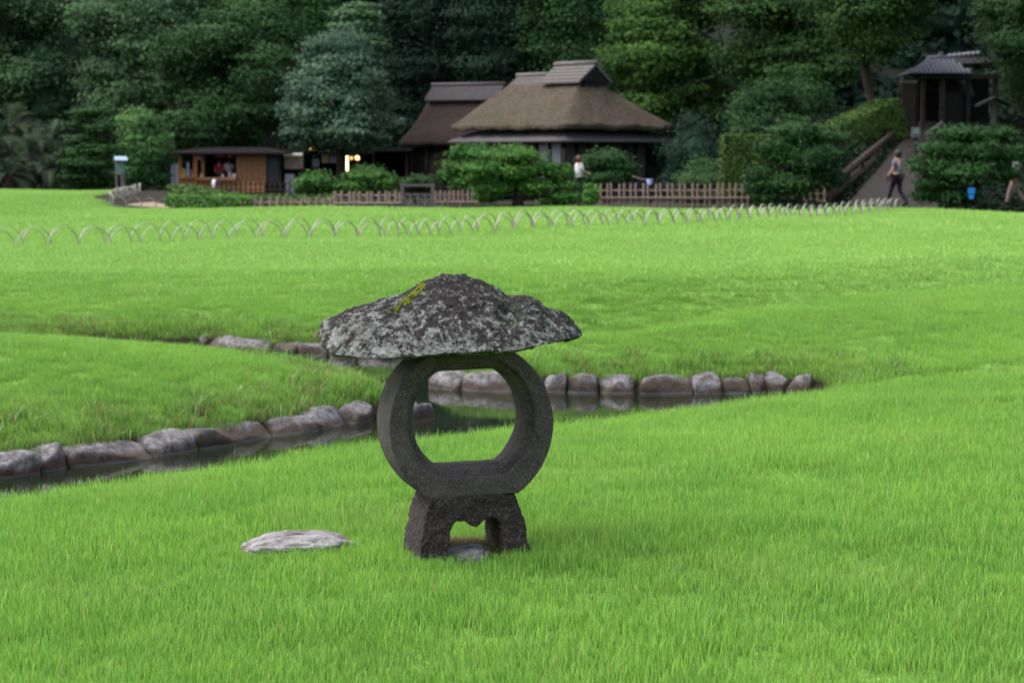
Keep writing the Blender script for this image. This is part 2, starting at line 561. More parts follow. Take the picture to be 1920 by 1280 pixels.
def stone_finish(o, vox, disp, sc, seed=0, sharp=True):
    """weather a cut stone: dense skin, worn edges, rough surface"""
    r = o.modifiers.new('skin', 'REMESH'); r.mode = 'VOXEL'; r.voxel_size = vox; r.use_smooth_shade = True
    s = o.modifiers.new('wear', 'SMOOTH'); s.factor = 0.5; s.iterations = 1
    for k, (st, ns) in enumerate(((disp, sc), (disp * 0.5, sc * 0.3))):
        t = bpy.data.textures.new('wear_noise', 'CLOUDS'); t.noise_scale = ns; t.noise_depth = 4
        d = o.modifiers.new('rough', 'DISPLACE'); d.texture = t; d.strength = st; d.mid_level = 0.5
        d.texture_coords = 'LOCAL'

def extrude_outline(name, outer, holes, y0, y1, m, parent):
    """outline in the x-z plane with holes, pushed from y0 to y1"""
    bm = bmesh.new()
    es = []
    for loop in [outer] + holes:
        vs = [bm.verts.new((x, y0, z)) for x, z in loop]
        es += [bm.edges.new((vs[i], vs[(i + 1) % len(vs)])) for i in range(len(vs))]
    bmesh.ops.triangle_fill(bm, use_beauty=True, use_dissolve=False, edges=es)
    r = bmesh.ops.extrude_face_region(bm, geom=bm.faces[:])
    for v in [g for g in r['geom'] if isinstance(g, bmesh.types.BMVert)]: v.co.y = y1
    bmesh.ops.recalc_face_normals(bm, faces=bm.faces[:])
    me = bpy.data.meshes.new(name); bm.to_mesh(me); bm.free()
    me.materials.append(m)
    return link(name, me, None, parent)

def trunc_circle(R, top, bot, n=72, cx=0, cz=0):
    out = []
    at_, ab = math.asin(min(1, top / R)), math.asin(min(1, bot / R))
    for k in range(n + 1):
        a_ = -ab + (at_ + ab) * k / n
        out.append((cx + R * math.cos(a_), cz + R * math.sin(a_)))
    for k in range(n + 1):
        a_ = math.pi - at_ + (at_ + ab) * k / n
        out.append((cx + R * math.cos(a_), cz + R * math.sin(a_)))
    return out

CZ = 0.444
def ring_mesh():
    """ring with a stepped rabbet round the opening, front and back; built as one watertight loft"""
    N = 60
    def ol(R, t, b, n=N): return trunc_circle(R, t, b, n, 0.0, CZ + (0.0 if R > 0.25 else 0.018))
    T = 0.105
    #          radius, top, bottom, y
    prof = [(0.284, 0.243, 0.239, -T), (0.284, 0.243, 0.239, T),
            (0.220, 0.196, 0.190, T), (0.217, 0.193, 0.187, T - 0.03), (0.200, 0.176, 0.170, T - 0.033),
            (0.190, 0.163, 0.156, 0.03), (0.190, 0.163, 0.156, -0.03), (0.200, 0.176, 0.170, -T + 0.033), (0.217, 0.193, 0.187, -T + 0.030), (0.220, 0.196, 0.190, -T)]
    V = []; n = None
    for R, t, b, y in prof:
        l = ol(R, t, b); n = len(l)
        V += [(x, y, z) for x, z in l]
    F = []
    k = len(prof)
    for i in range(k):
        for j in range(n):
            a_ = i * n + j; b_ = i * n + (j + 1) % n
            c_ = ((i + 1) % k) * n + (j + 1) % n; d_ = ((i + 1) % k) * n + j
            F.append((a_, b_, c_, d_))
    me = bpy.data.meshes.new('light_chamber')
    me.from_pydata(V, [], F); me.update()
    bm = bmesh.new(); bm.from_mesh(me); bmesh.ops.recalc_face_normals(bm, faces=bm.faces[:]); bm.to_mesh(me); bm.free()
    me.materials.append(GRAN)
    return me
ring = link('light_chamber', ring_mesh(), None, lan)
ring.rotation_euler = (0, math.radians(-1.2), 0)
stone_finish(ring, 0.0034, 0.004, 0.05)

# base: tapered block with a cusped opening right through it
def base_outline():
    o = [(-0.208, -0.03), (-0.203, 0.05), (-0.185, 0.14), (-0.160, 0.206), (0.152, 0.206), (0.158, 0.195), (0.183, 0.12), (0.200, 0.02), (0.203, -0.03)]
    a = [(0.110, -0.03), (0.104, 0.06), (0.096, 0.115), (0.085, 0.126), (0.055, 0.130), (0.035, 0.126), (0.022, 0.112), (0.008, 0.104),
         (-0.008, 0.106), (-0.022, 0.114), (-0.040, 0.124), (-0.066, 0.126), (-0.082, 0.112), (-0.092, 0.085), (-0.100, 0.05), (-0.108, -0.03)]
    return [(x * 0.935 - 0.004, z) for x, z in o + a]
bs = extrude_outline('base', base_outline(), [], -0.13, 0.13, GRAN2, lan)
for v in bs.data.vertices:
    k = 1.0 - 0.16 * max(0, v.co.z) / 0.2
    v.co.y *= k
stone_finish(bs, 0.0045, 0.014, 0.035)

# cap: broad, rugged, lichen covered roof stone
M = Mat('cap_stone_with_lichen')
p = M.pos(False)
nA = M.noise(p, 7, 6, 0.65); nB = M.noise(p, 30, 9, 0.82); nC = M.noise(p, 95, 5, 0.8); nD = M.noise(p, 16, 5, 0.7)
rock = M.ramp(nC, [(0.3, (0.007, 0.006, 0.006)), (0.62, (0.028, 0.023, 0.023)), (0.8, (0.07, 0.058, 0.055))])
sepn = M.N('ShaderNodeSeparateXYZ'); M.L(p, sepn.inputs[0])
left = M.math('MULTIPLY', sepn.outputs['X'], -0.03)
low = M.math('MULTIPLY', M.math('SUBTRACT', 0.79, sepn.outputs['Z']), 0.30)
mk = M.math('ADD', M.math('ADD', M.math('MULTIPLY', nB, 0.78), M.math('MULTIPLY', nD, 0.22)), M.math('ADD', left, low))
lic = M.ramp(mk, [(0.500, 0.0), (0.550, 1.0)])
licc = M.mix(M.ramp(nD, [(0.4, 0.0), (0.6, 1.0)]), (0.32, 0.315, 0.315), (0.165, 0.185, 0.165))
c = M.mix(M.math('MULTIPLY', lic, M.ramp(nC, [(0.34, 0.15), (0.52, 1.0)])), rock, licc)
vo = M.voro(p, 42); spt = M.math('LESS_THAN', vo.outputs['Distance'], 0.22)
spt = M.math('MULTIPLY', spt, M.math('GREATER_THAN', nD, 0.50))
c = M.mix(M.math('MULTIPLY', spt, 0.22), c, (0.36, 0.35, 0.36))
gm = M.ramp(M.math('ADD', nA, M.math('MULTIPLY', sepn.outputs['X'], 0.25)), [(0.62, 0.0), (0.70, 0.55)])
c = M.mix(M.math('MULTIPLY', gm, M.ramp(nB, [(0.4, 0.0), (0.6, 1.0)])), c, (0.075, 0.12, 0.05))
# green algae along the damp lower rim
rim = M.ramp(M.math('ADD', sepn.outputs['Z'], M.math('MULTIPLY', nB, 0.05)), [(0.705, 1.0), (0.735, 0.0)])
c = M.mix(M.math('MULTIPLY', rim, 0.55), c, (0.035, 0.065, 0.038))
M.col(c); M.inp(Roughness=0.9, Specular_IOR_Level=0.2)
b0 = M.bump(nB, 0.9, 0.016); b1 = M.bump(nC, 0.9, 0.006, b0)
CAPM = M.m

TOPP = [(-0.505, 0.755), (-0.495, 0.782), (-0.45, 0.812), (-0.41, 0.832), (-0.36, 0.842), (-0.30, 0.856), (-0.245, 0.872), (-0.205, 0.892), (-0.17, 0.915), (-0.14, 0.932),
        (-0.10, 0.944), (-0.05, 0.950), (0.00, 0.944), (0.04, 0.932), (0.08, 0.915), (0.12, 0.880), (0.155, 0.866), (0.185, 0.872), (0.225, 0.868),
        (0.27, 0.832), (0.32, 0.822), (0.350, 0.800), (0.380, 0.765), (0.392, 0.74)]
BOTP = [(-0.505, 0.76), (-0.495, 0.715), (-0.455, 0.680), (-0.36, 0.680), (-0.22, 0.678), (-0.03, 0.684), (0.10, 0.694), (0.20, 0.705), (0.30, 0.722), (0.36, 0.731), (0.392, 0.738)]
def cap_mesh():
    nu, nv = 220, 96
    V = []
    for i in range(nu + 1):
        s = i / nu
        x = -0.505 + 0.897 * (0.5 - 0.5 * math.cos(math.pi * s)) 
        zt = np.interp(x, *zip(*TOPP)); zb = np.interp(x, *zip(*BOTP))
        e = min(1.0, (x + 0.505) / 0.15) if x < -0.05 else min(1.0, (0.392 - x) / 0.30)
        e = max(e, 0.0)
        yf = 0.33 * (e ** 0.55)
        for j in range(nv):
            t = j / nv
            an = 2 * math.pi * t
            cy, cz = math.cos(an), math.sin(an)
            y = yf * math.copysign(abs(cy) ** 0.85, cy)
            rel = abs(y) / max(yf, 1e-5)
            zmid = zb + (zt - zb) * 0.10
            if cz >= 0:
                z = zmid + (zt - zmid) * (1 - rel ** 1.35)
            else:
                z = zmid + (zb - zmid) * (1 - rel ** 4.0)
            V.append(Vector((x, y, z)))
    F = []
    for i in range(nu):
        for j in range(nv):
            F.append((i * nv + j, i * nv + (j + 1) % nv, (i + 1) * nv + (j + 1) % nv, (i + 1) * nv + j))
    F.append([j for j in range(nv)][::-1]); F.append([nu * nv + j for j in range(nv)])
    me = bpy.data.meshes.new('cap'); me.from_pydata([tuple(v) for v in V], [], F); me.update()
    bm = bmesh.new(); bm.from_mesh(me); bmesh.ops.remove_doubles(bm, verts=bm.verts, dist=1e-5)
    bmesh.ops.recalc_face_normals(bm, faces=bm.faces[:]); bm.to_mesh(me); bm.free()
    me.materials.append(CAPM)
    return me
cap = link('cap', cap_mesh(), None, lan)
cap.rotation_euler = (0, 0, -LROT + math.radians(6))
stone_finish(cap, 0.0045, 0.016, 0.045)
t = bpy.data.textures.new('wear_noise', 'CLOUDS'); t.noise_scale = 0.16; t.noise_depth = 2
d = cap.modifiers.new('lumps', 'DISPLACE'); d.texture = t; d.strength = 0.026; d.mid_level = 0.62; d.texture_coords = 'LOCAL'
t = bpy.data.textures.new('wear_noise', 'CLOUDS'); t.noise_scale = 0.017; t.noise_depth = 3
d = cap.modifiers.new('crust', 'DISPLACE'); d.texture = t; d.strength = 0.009; d.mid_level = 0.5; d.texture_coords = 'LOCAL'

# moss cushion on the cap's left ridge
MOSS = leaf_mat('yellow_moss', (0.17, 0.21, 0.03), (0.46, 0.50, 0.08), 0.25, 0.9, 30)
def moss():
    dg = bpy.context.evaluated_depsgraph_get()
    dg.update()
    ev = cap.evaluated_get(dg)
    V = []; F = []; T = []
    rr = random.Random(4)
    inv = cap.matrix_world.inverted()
    for k in range(9000):
        s = rr.random()
        px = -0.150 - 0.115 * s + rr.gauss(0, 0.008)
        py = -0.035 - 0.085 * s + rr.gauss(0, 0.007 * (1.3 - 0.8 * s))
        if noise.noise(Vector((px * 45, py * 45, 0))) + 0.5 * noise.noise(Vector((px * 130, py * 130, 4))) < -0.12 + 0.15 * s + 4000 * (px + 0.15 + 0.115 * s) ** 2: continue
        hit, loc, nor, _ = ev.ray_cast(Vector((px, py, 1.2)), Vector((0, 0, -1)))
        if not hit: continue
        c_ = loc + nor * rr.uniform(-0.001, 0.004)
        t1 = Vector((rr.uniform(-1, 1), rr.uniform(-1, 1), rr.uniform(-1, 1))).normalized() * 0.0042
        t2 = (nor + Vector((rr.uniform(-1, 1), rr.uniform(-1, 1), rr.uniform(-1, 1))) * 0.6).normalized() * 0.0045
        n_ = len(V)
        V += [c_ - t1, c_ + t1, c_ + t2]
        F.append((n_, n_ + 1, n_ + 2)); T.append(rr.random())
    me = mesh_np('moss_patch', np.array([tuple(v) for v in V]), np.array(F), MOSS)
    a_ = me.attributes.new('tint', 'FLOAT', 'FACE'); a_.data.foreach_set('value', np.array(T, np.float32))
    o = link('moss_patch', me, None, cap)
    o['kind'] = 'stuff'
    o['label'] = 'bright yellow green moss'
bpy.context.view_layer.update()
moss()

# flat stones sunk in the turf
M = Mat('pale_split_stone')
p = M.pos(False, (1.0, 1.0, 1.0)); ps = M.pos(False, (7.0, 30.0, 26.0))
nA = M.noise(ps, 1.0, 6, 0.7); nB = M.noise(p, 60, 5, 0.7)
c = M.ramp(nA, [(0.38, (0.07, 0.05, 0.045)), (0.45, (0.21, 0.195, 0.20)), (0.7, (0.36, 0.35, 0.375))])
M.col(M.mix(M.ramp(nB, [(0.3, 0.5), (0.5, 0.0)]), c, (0.16, 0.14, 0.13)))
M.inp(Roughness=0.8, Specular_IOR_Level=0.3)
b0 = M.bump(nA, 1.0, 0.03); M.bump(nB, 0.5, 0.006, b0)
SPLIT = M.m
def flat_stone(label, px, py, sx, sy, sz, dz, seed, rz):
    g = G(px, py, 0.0)
    me = rock_mesh('flat_stone', SPLIT, (sx, sy, sz), 2.3, 5, 0.09, seed, 2.5)
    o = link('flat_stone', me, None, None, (g.x, g.y, dz), (0.03, -0.02, rz))
    tag(o, label, 'stone', 'flat stones sunk in the turf')
    return o
FS1 = flat_stone('wide pale split stone lying in the grass left of the lantern', 560, 1012, 0.385, 0.20, 0.11, -0.028, 11, 0.1)
FS2 = flat_stone('small pale stone half hidden between the lantern legs', 866, 1037, 0.20, 0.14, 0.09, -0.022, 23, 0.4)

# ------------------------------------------------------------------ grass
def grass_mat(name, tip1, tip2, root, dry):
    M = Mat(name)
    h = M.N('ShaderNodeAttribute', attribute_name='h').outputs['Fac']
    r = M.N('ShaderNodeAttribute', attribute_name='tint').outputs['Fac']
    pw = M.pos(True)
    big = M.noise(pw, 0.55, 3, 0.55)
    mid = M.noise(pw, 3.0, 3, 0.6)
    f = M.math('ADD', M.math('MULTIPLY', r, 0.65), M.math('ADD', M.math('MULTIPLY', M.ramp(big, [(0.3, 0.0), (0.7, 1.0)]), 0.20),
               M.math('MULTIPLY', M.ramp(mid, [(0.35, 0.0), (0.65, 1.0)]), 0.15)))
    c = M.ramp(f, [(0.05, tip1), (0.95, tip2)])
    c = M.mix(M.ramp(M.noise(pw, 0.9, 4, 0.6), [(0.52, 0.0), (0.68, 0.4)]), c, (0.30, 0.42, 0.10))
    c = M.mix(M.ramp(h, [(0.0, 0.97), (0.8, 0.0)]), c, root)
    c = M.mix(M.ramp(r, [(0.955, 0.0), (0.965, 1.0)]), c, dry)
    M.col(c); M.inp(Roughness=0.5, Specular_IOR_Level=0.35)
    tr = M.N('ShaderNodeBsdfTranslucent'); M.L(c, tr.inputs['Color'])
    ms = M.N('ShaderNodeMixShader'); ms.inputs[0].default_value = 0.30
    M.L(M.b.outputs[0], ms.inputs[1]); M.L(tr.outputs[0], ms.inputs[2])
    M.L(ms.outputs[0], M.out.inputs['Surface'])
    return M.m
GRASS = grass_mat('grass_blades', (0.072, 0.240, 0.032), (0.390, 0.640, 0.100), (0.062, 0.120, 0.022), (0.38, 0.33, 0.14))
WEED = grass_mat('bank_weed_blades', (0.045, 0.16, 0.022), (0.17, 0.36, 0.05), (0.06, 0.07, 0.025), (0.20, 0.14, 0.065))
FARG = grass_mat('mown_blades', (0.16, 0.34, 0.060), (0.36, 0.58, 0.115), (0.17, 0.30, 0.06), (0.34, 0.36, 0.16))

def tuft_mesh(name, seed, n, rad, h, wd, lean, m, dryfrac=0.03, hs=0.35):
    r = np.random.default_rng(seed)
    ang = r.uniform(0, 2 * np.pi, n); rr = rad * np.sqrt(r.uniform(0, 1, n))
    bx, by = rr * np.cos(ang), rr * np.sin(ang)
    hh = h * np.clip(r.normal(1, hs, n), 0.35, 2.0)
    la = r.uniform(0, 2 * np.pi, n); ll = hh * np.abs(r.normal(0, lean, n))
    fa = r.uniform(0, 2 * np.pi, n)
    ww = wd * r.uniform(0.7, 1.3, n) / 2
    V = np.zeros((n, 5, 3))
    sx, sy = np.cos(fa) * ww, np.sin(fa) * ww
    lx, ly = np.cos(la) * ll, np.sin(la) * ll
    V[:, 0] = np.stack([bx - sx, by - sy, np.full(n, -0.01)], 1)
    V[:, 1] = np.stack([bx + sx, by + sy, np.full(n, -0.01)], 1)
    V[:, 2] = np.stack([bx + sx * .8 + lx * .35, by + sy * .8 + ly * .35, hh * .6], 1)
    V[:, 3] = np.stack([bx - sx * .8 + lx * .35, by - sy * .8 + ly * .35, hh * .6], 1)
    V[:, 4] = np.stack([bx + lx, by + ly, hh], 1)
    tint = r.uniform(0, 0.95, n)
    tint[r.uniform(0, 1, n) < dryfrac] = 1.0
    base = (np.arange(n) * 5)[:, None]
    F = np.concatenate([base + [0, 1, 2], base + [0, 2, 3], base + [3, 2, 4]], 1).reshape(-1, 3)
    me = mesh_np(name, V.reshape(-1, 3), F, m)
    a_ = me.attributes.new('tint', 'FLOAT', 'POINT'); a_.data.foreach_set('value', np.repeat(tint, 5).astype(np.float32))
    a_ = me.attributes.new('h', 'FLOAT', 'POINT'); a_.data.foreach_set('value', np.tile([0, 0, 0.6, 0.6, 1.0], n).astype(np.float32))
    return me

def scatter(name, label, pts, scl, tufts):
    n = len(pts)
    me = bpy.data.meshes.new(name)
    me.vertices.add(n); me.vertices.foreach_set('co', np.asarray(pts, np.float32).ravel())
    a_ = me.attributes.new('scl', 'FLOAT', 'POINT'); a_.data.foreach_set('value', np.asarray(scl, np.float32))
    a_ = me.attributes.new('rz', 'FLOAT', 'POINT'); a_.data.foreach_set('value', RNG.uniform(0, 6.283, n).astype(np.float32))
    a_ = me.attributes.new('pick', 'INT', 'POINT'); a_.data.foreach_set('value', RNG.integers(0, len(tufts), n).astype(np.int32))
    c_ = bpy.data.collections.new(name + '_tufts')
    for k, tm in enumerate(tufts): c_.objects.link(bpy.data.objects.new('grass_tuft', tm))
    o = link(name, me)
    g = bpy.data.node_groups.new(name, 'GeometryNodeTree')
    g.interface.new_socket('Geometry', in_out='INPUT', socket_type='NodeSocketGeometry')
    g.interface.new_socket('Geometry', in_out='OUTPUT', socket_type='NodeSocketGeometry')
    gi = g.nodes.new('NodeGroupInput'); go = g.nodes.new('NodeGroupOutput')
    ip = g.nodes.new('GeometryNodeInstanceOnPoints'); ci = g.nodes.new('GeometryNodeCollectionInfo')
    ci.inputs['Collection'].default_value = c_; ci.inputs['Separate Children'].default_value = True
    ci.inputs['Reset Children'].default_value = True
    def attr(nm, ty):
        a1 = g.nodes.new('GeometryNodeInputNamedAttribute'); a1.data_type = ty; a1.inputs['Name'].default_value = nm
        return a1.outputs['Attribute']
    cx = g.nodes.new('ShaderNodeCombineXYZ'); g.links.new(attr('rz', 'FLOAT'), cx.inputs['Z'])
    g.links.new(gi.outputs[0], ip.inputs['Points']); g.links.new(ci.outputs[0], ip.inputs['Instance'])
    ip.inputs['Pick Instance'].default_value = True
    g.links.new(attr('pick', 'INT'), ip.inputs['Instance Index'])
    g.links.new(cx.outputs[0], ip.inputs['Rotation']); g.links.new(attr('scl', 'FLOAT'), ip.inputs['Scale'])
    g.links.new(ip.outputs[0], go.inputs[0])
    md = o.modifiers.new('grass', 'NODES'); md.node_group = g
    tag(o, label, 'grass', kind='stuff')
    return o

def sow(y0, y1, dens, spread=0.36, xpad=1.0, x0=None, x1=None):
    """random points over the seen wedge of ground at a density per square metre"""
    xm = spread * y1 + xpad
    n = int((2 * xm) * (y1 - y0) * dens)
    x = RNG.uniform(-xm, xm, n); y = RNG.uniform(y0, y1, n)
    k = np.abs(x) < spread * y + xpad
    return x[k], y[k]

def in_lantern(x, y):
    dx, dy = x - LX, y - LY
    u = dx * math.cos(-LROT) - dy * math.sin(-LROT); v = dx * math.sin(-LROT) + dy * math.cos(-LROT)
    legs = (np.abs(v) < 0.125) & (np.abs(u) > 0.10) & (np.abs(u) < 0.20)
    mid = (np.abs(v) < 0.15) & (np.abs(u) <= 0.105)
    return legs, mid

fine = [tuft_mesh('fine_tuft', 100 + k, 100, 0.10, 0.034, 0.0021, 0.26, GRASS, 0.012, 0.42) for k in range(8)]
PT = []; SC = []
for (y0, y1, dn, sc) in [(4.2, 8.0, 235, 1.0), (8.0, 13.0, 200, 0.97), (13.0, 25.0, 210, 0.92)]:
    x, y = sow(y0, y1, dn)
    d = sdist(x, y)
    k = d > 0.14
    lg, mid = in_lantern(x, y)
    k &= ~lg
    k &= ~(mid & (RNG.uniform(0, 1, len(x)) < 0.8))
    for fs, a1, b1 in ((FS1, 0.15, 0.062), (FS2, 0.07, 0.03)):
        e = ((x - fs.location.x) / a1) ** 2 + ((y - fs.location.y) / b1) ** 2
        k &= e > 1
    k &= RNG.uniform(0, 1, len(x)) < np.interp(y, [20, 25], [1, 0])
    x, y = x[k], y[k]; d = d[k]
    z = height(x, y)
    patch = np.array([noise.noise(Vector((a_ * 1.5, b_ * 1.5, 3.0))) for a_, b_ in zip(x, y)])
    s_ = sc * RNG.uniform(0.75, 1.25, len(x)) * (1.0 + 0.35 * patch)
    s_ *= np.where(d < 0.5, 1.25, 1.0)
    PT.append(np.stack([x, y, z], 1)); SC.append(s_)
# grass grows thicker where the mower cannot reach: round the lantern's feet and the flat stones
ex = []
for k in range(150):
    s_ = RNG.uniform(0, 1); side = k % 4
    u = (-0.215 + 0.09 * s_, 0.105 + 0.10 * s_, -0.225, 0.215)[side]; v = (-0.155, -0.155, -0.15 + 0.3 * s_, -0.15 + 0.3 * s_)[side] + RNG.normal(0, 0.008)
    ex.append((LX + u * math.cos(LROT) - v * math.sin(LROT), LY + u * math.sin(LROT) + v * math.cos(LROT), RNG.uniform(0.75, 1.15)))
for k in range(70):
    an = RNG.uniform(math.pi, 2 * math.pi)
    ex.append((FS1.location.x + 0.185 * math.cos(an), FS1.location.y + 0.095 * math.sin(an), RNG.uniform(0.6, 0.95)))
ex = np.array(ex)
PT.append(np.stack([ex[:, 0], ex[:, 1], height(ex[:, 0], ex[:, 1]) - 0.002], 1)); SC.append(ex[:, 2] * 0.8)
scatter('lawn_grass', 'bright short lawn grass of the near lawns around the lantern and the stream', np.concatenate(PT), np.concatenate(SC), fine)

tall = [tuft_mesh('tall_tuft', 200 + k, 5, 0.05, 0.11, 0.0045, 0.25, GRASS, 0.0) for k in range(4)]
x, y = sow(7.4, 15.5, 3.2); d = sdist(x, y); k = (d > 0.16) & (d < 0.55); x, y = x[k], y[k]
scatter('tall_grass', 'longer grass stalks standing along the edge of the stream', np.stack([x, y, height(x, y)], 1), RNG.uniform(0.5, 1.3, len(x)), tall)

coarse = [tuft_mesh('mown_tuft', 300 + k, 70, 0.26, 0.035, 0.010, 0.45, FARG) for k in range(6)]
PT = []; SC = []
for (y0, y1, dn, sc) in [(20.0, 25, 30, 0.95), (25, 36, 34, 1.0), (36, 75, 20, 1.35)]:
    x, y = sow(y0, y1, dn, 0.40)
    k = lawn_mask(x, y + 0.25) & (sdist(x, y) > 0.5) & (RNG.uniform(0, 1, len(x)) < np.interp(y, [20, 24], [0.1, 1])); x, y = x[k], y[k]
    PT.append(np.stack([x, y, height(x, y)], 1)); SC.append(sc * RNG.uniform(0.8, 1.2, len(x)))
scatter('mown_grass', 'smooth mown grass of the wide far lawn', np.concatenate(PT), np.concatenate(SC), coarse)

weeds = [tuft_mesh('weed_tuft', 400 + k, 26, 0.07, 0.05, 0.007, 0.7, WEED, 0.25, 0.5) for k in range(6)]
x, y = sow(9.3, 21.5, 120); d = sdist(x, y); k = (d > 0.16) & (d < 0.75)
k &= (RNG.uniform(0, 1, len(x)) < np.interp(d, [0.16, 0.4, 0.75], [1.0, 0.6, 0.06]))
k &= (y > np.interp(x, [p_[0] for p_ in SOUTH], [p_[1] for p_ in SOUTH]) + 0.4)
x, y = x[k], y[k]
scatter('bank_weeds', 'ragged weeds and dry stalks above the edging stones', np.stack([x, y, height(x, y) + 0.0], 1), RNG.uniform(0.6, 1.4, len(x)), weeds)
# dry thatch under the lantern
dry = [tuft_mesh('dry_tuft', 500 + k, 40, 0.05, 0.010, 0.002, 2.6, WEED, 0.85) for k in range(3)]
x = RNG.uniform(-0.10, 0.12, 90); y = RNG.uniform(0.03, 0.15, 90)
scatter('dry_grass', 'brown dead grass behind and under the lantern legs', np.stack([LX + x, LY + y, np.zeros(90) + 0.006], 1), RNG.uniform(0.8, 1.4, 90), dry)

# ------------------------------------------------------------------ foliage builders
def rdir(n, r):
    v = r.normal(size=(n, 3)); return v / np.linalg.norm(v, axis=1, keepdims=True)

def leaf_quads(P, Nrm, L, Wd, r, jit=0.7):
    n = len(P)
    Nn = Nrm + jit * r.normal(size=(n, 3)); Nn /= np.linalg.norm(Nn, axis=1, keepdims=True)
    T = np.cross(Nn, rdir(n, r)); T /= (np.linalg.norm(T, axis=1, keepdims=True) + 1e-9)
    B = np.cross(Nn, T)
    l = (L * r.uniform(0.6, 1.35, n) / 2)[:, None]; w_ = (Wd * r.uniform(0.7, 1.3, n) / 2)[:, None]
    V = np.stack([P - T * l, P + B * w_, P + T * l, P - B * w_], 1)
    return V.reshape(-1, 3)

ICO = None
def ico_np(sub=2):
    bm = bmesh.new(); bmesh.ops.create_icosphere(bm, subdivisions=sub, radius=1)
    v = np.array([tuple(q.co) for q in bm.verts]); f = np.array([[q.index for q in t.verts] for t in bm.faces]); bm.free()
    return v, f
ICOV, ICOF = ico_np(2)

def crown_mesh(name, clumps, L, Wd, m, seed, cover=1.6, up=0.35, jit=0.42, core=0.72, thick=0.28, lower=0.35):
    """clumps: rows of cx cy cz rx ry rz; leaves over every clump, a dense heart inside each"""
    r = np.random.default_rng(seed)
    Vs = []; Ts = []; cores = []; coref = []
    off = 0
    C = np.asarray(clumps, float)
    for k in range(len(C)):
        c = C[k, :3]; R = C[k, 3:]
        a_, b_, h_ = R
        area = 4 * math.pi * (((a_ * b_) ** 1.6 + (a_ * h_) ** 1.6 + (b_ * h_) ** 1.6) / 3) ** (1 / 1.6)
        n = int(cover * area / (0.5 * L * Wd))
        d = rdir(n, r)
        keep = (d[:, 2] > 0) | (r.uniform(0, 1, n) < lower)
        d = d[keep]; n = len(d)
        lump = 1 + 0.16 * np.sin(d[:, 0] * 5 + k) * np.sin(d[:, 1] * 6 + 2 * k) + 0.12 * np.sin(d[:, 2] * 9 + k * 3)
        fr = (1 - thick * r.uniform(0, 1, n) ** 1.5 + 0.10 * np.abs(r.normal(size=n)) ** 1.5) * lump
        P = c + d * R * fr[:, None]
        # drop what is deep inside another clump
        dead = np.zeros(n, bool)
        for q in range(len(C)):
            if q == k: continue
            if np.any(np.abs(C[q, :3] - c) > C[q, 3:] + R): continue
            e = (((P - C[q, :3]) / C[q, 3:]) ** 2).sum(1)
            dead |= e < 0.45
        P = P[~dead]; d = d[~dead]
        if len(P) == 0: continue
        Nrm = d / R; Nrm /= np.linalg.norm(Nrm, axis=1, keepdims=True)
        Nrm = Nrm + np.array([0, 0, up])
        Vs.append(leaf_quads(P, Nrm, L, Wd, r, jit))
        base = r.uniform(0.15, 0.85)
        Ts.append(np.clip(base + r.normal(0, 0.14, len(P)), 0, 1))
        if core:
            n0 = 1 + 0.12 * np.sin(ICOV[:, 0] * 4 + k) + 0.1 * np.sin(ICOV[:, 1] * 5 + k * 2)
            cores.append(c + ICOV * R * core * n0[:, None]); coref.append(ICOF + off); off += len(ICOV)
    V = np.concatenate(Vs); n = len(V) // 4
    F = (np.arange(n) * 4)[:, None] + np.array([[0, 1, 2, 3]])
    Q = np.concatenate([F[:, [0, 1, 2]], F[:, [0, 2, 3]]])
    T = np.concatenate(Ts); T = np.concatenate([T, T])
    if core:
        CV = np.concatenate(cores); CF = np.concatenate(coref) + len(V)
        V = np.concatenate([V, CV]); Q = np.concatenate([Q, CF]); T = np.concatenate([T, np.full(len(CF), 0.3)])
    me = mesh_np(name, V, Q, m)
    at_ = me.attributes.new('tint', 'FLOAT', 'FACE'); at_.data.foreach_set('value', T.astype(np.float32))
    return me

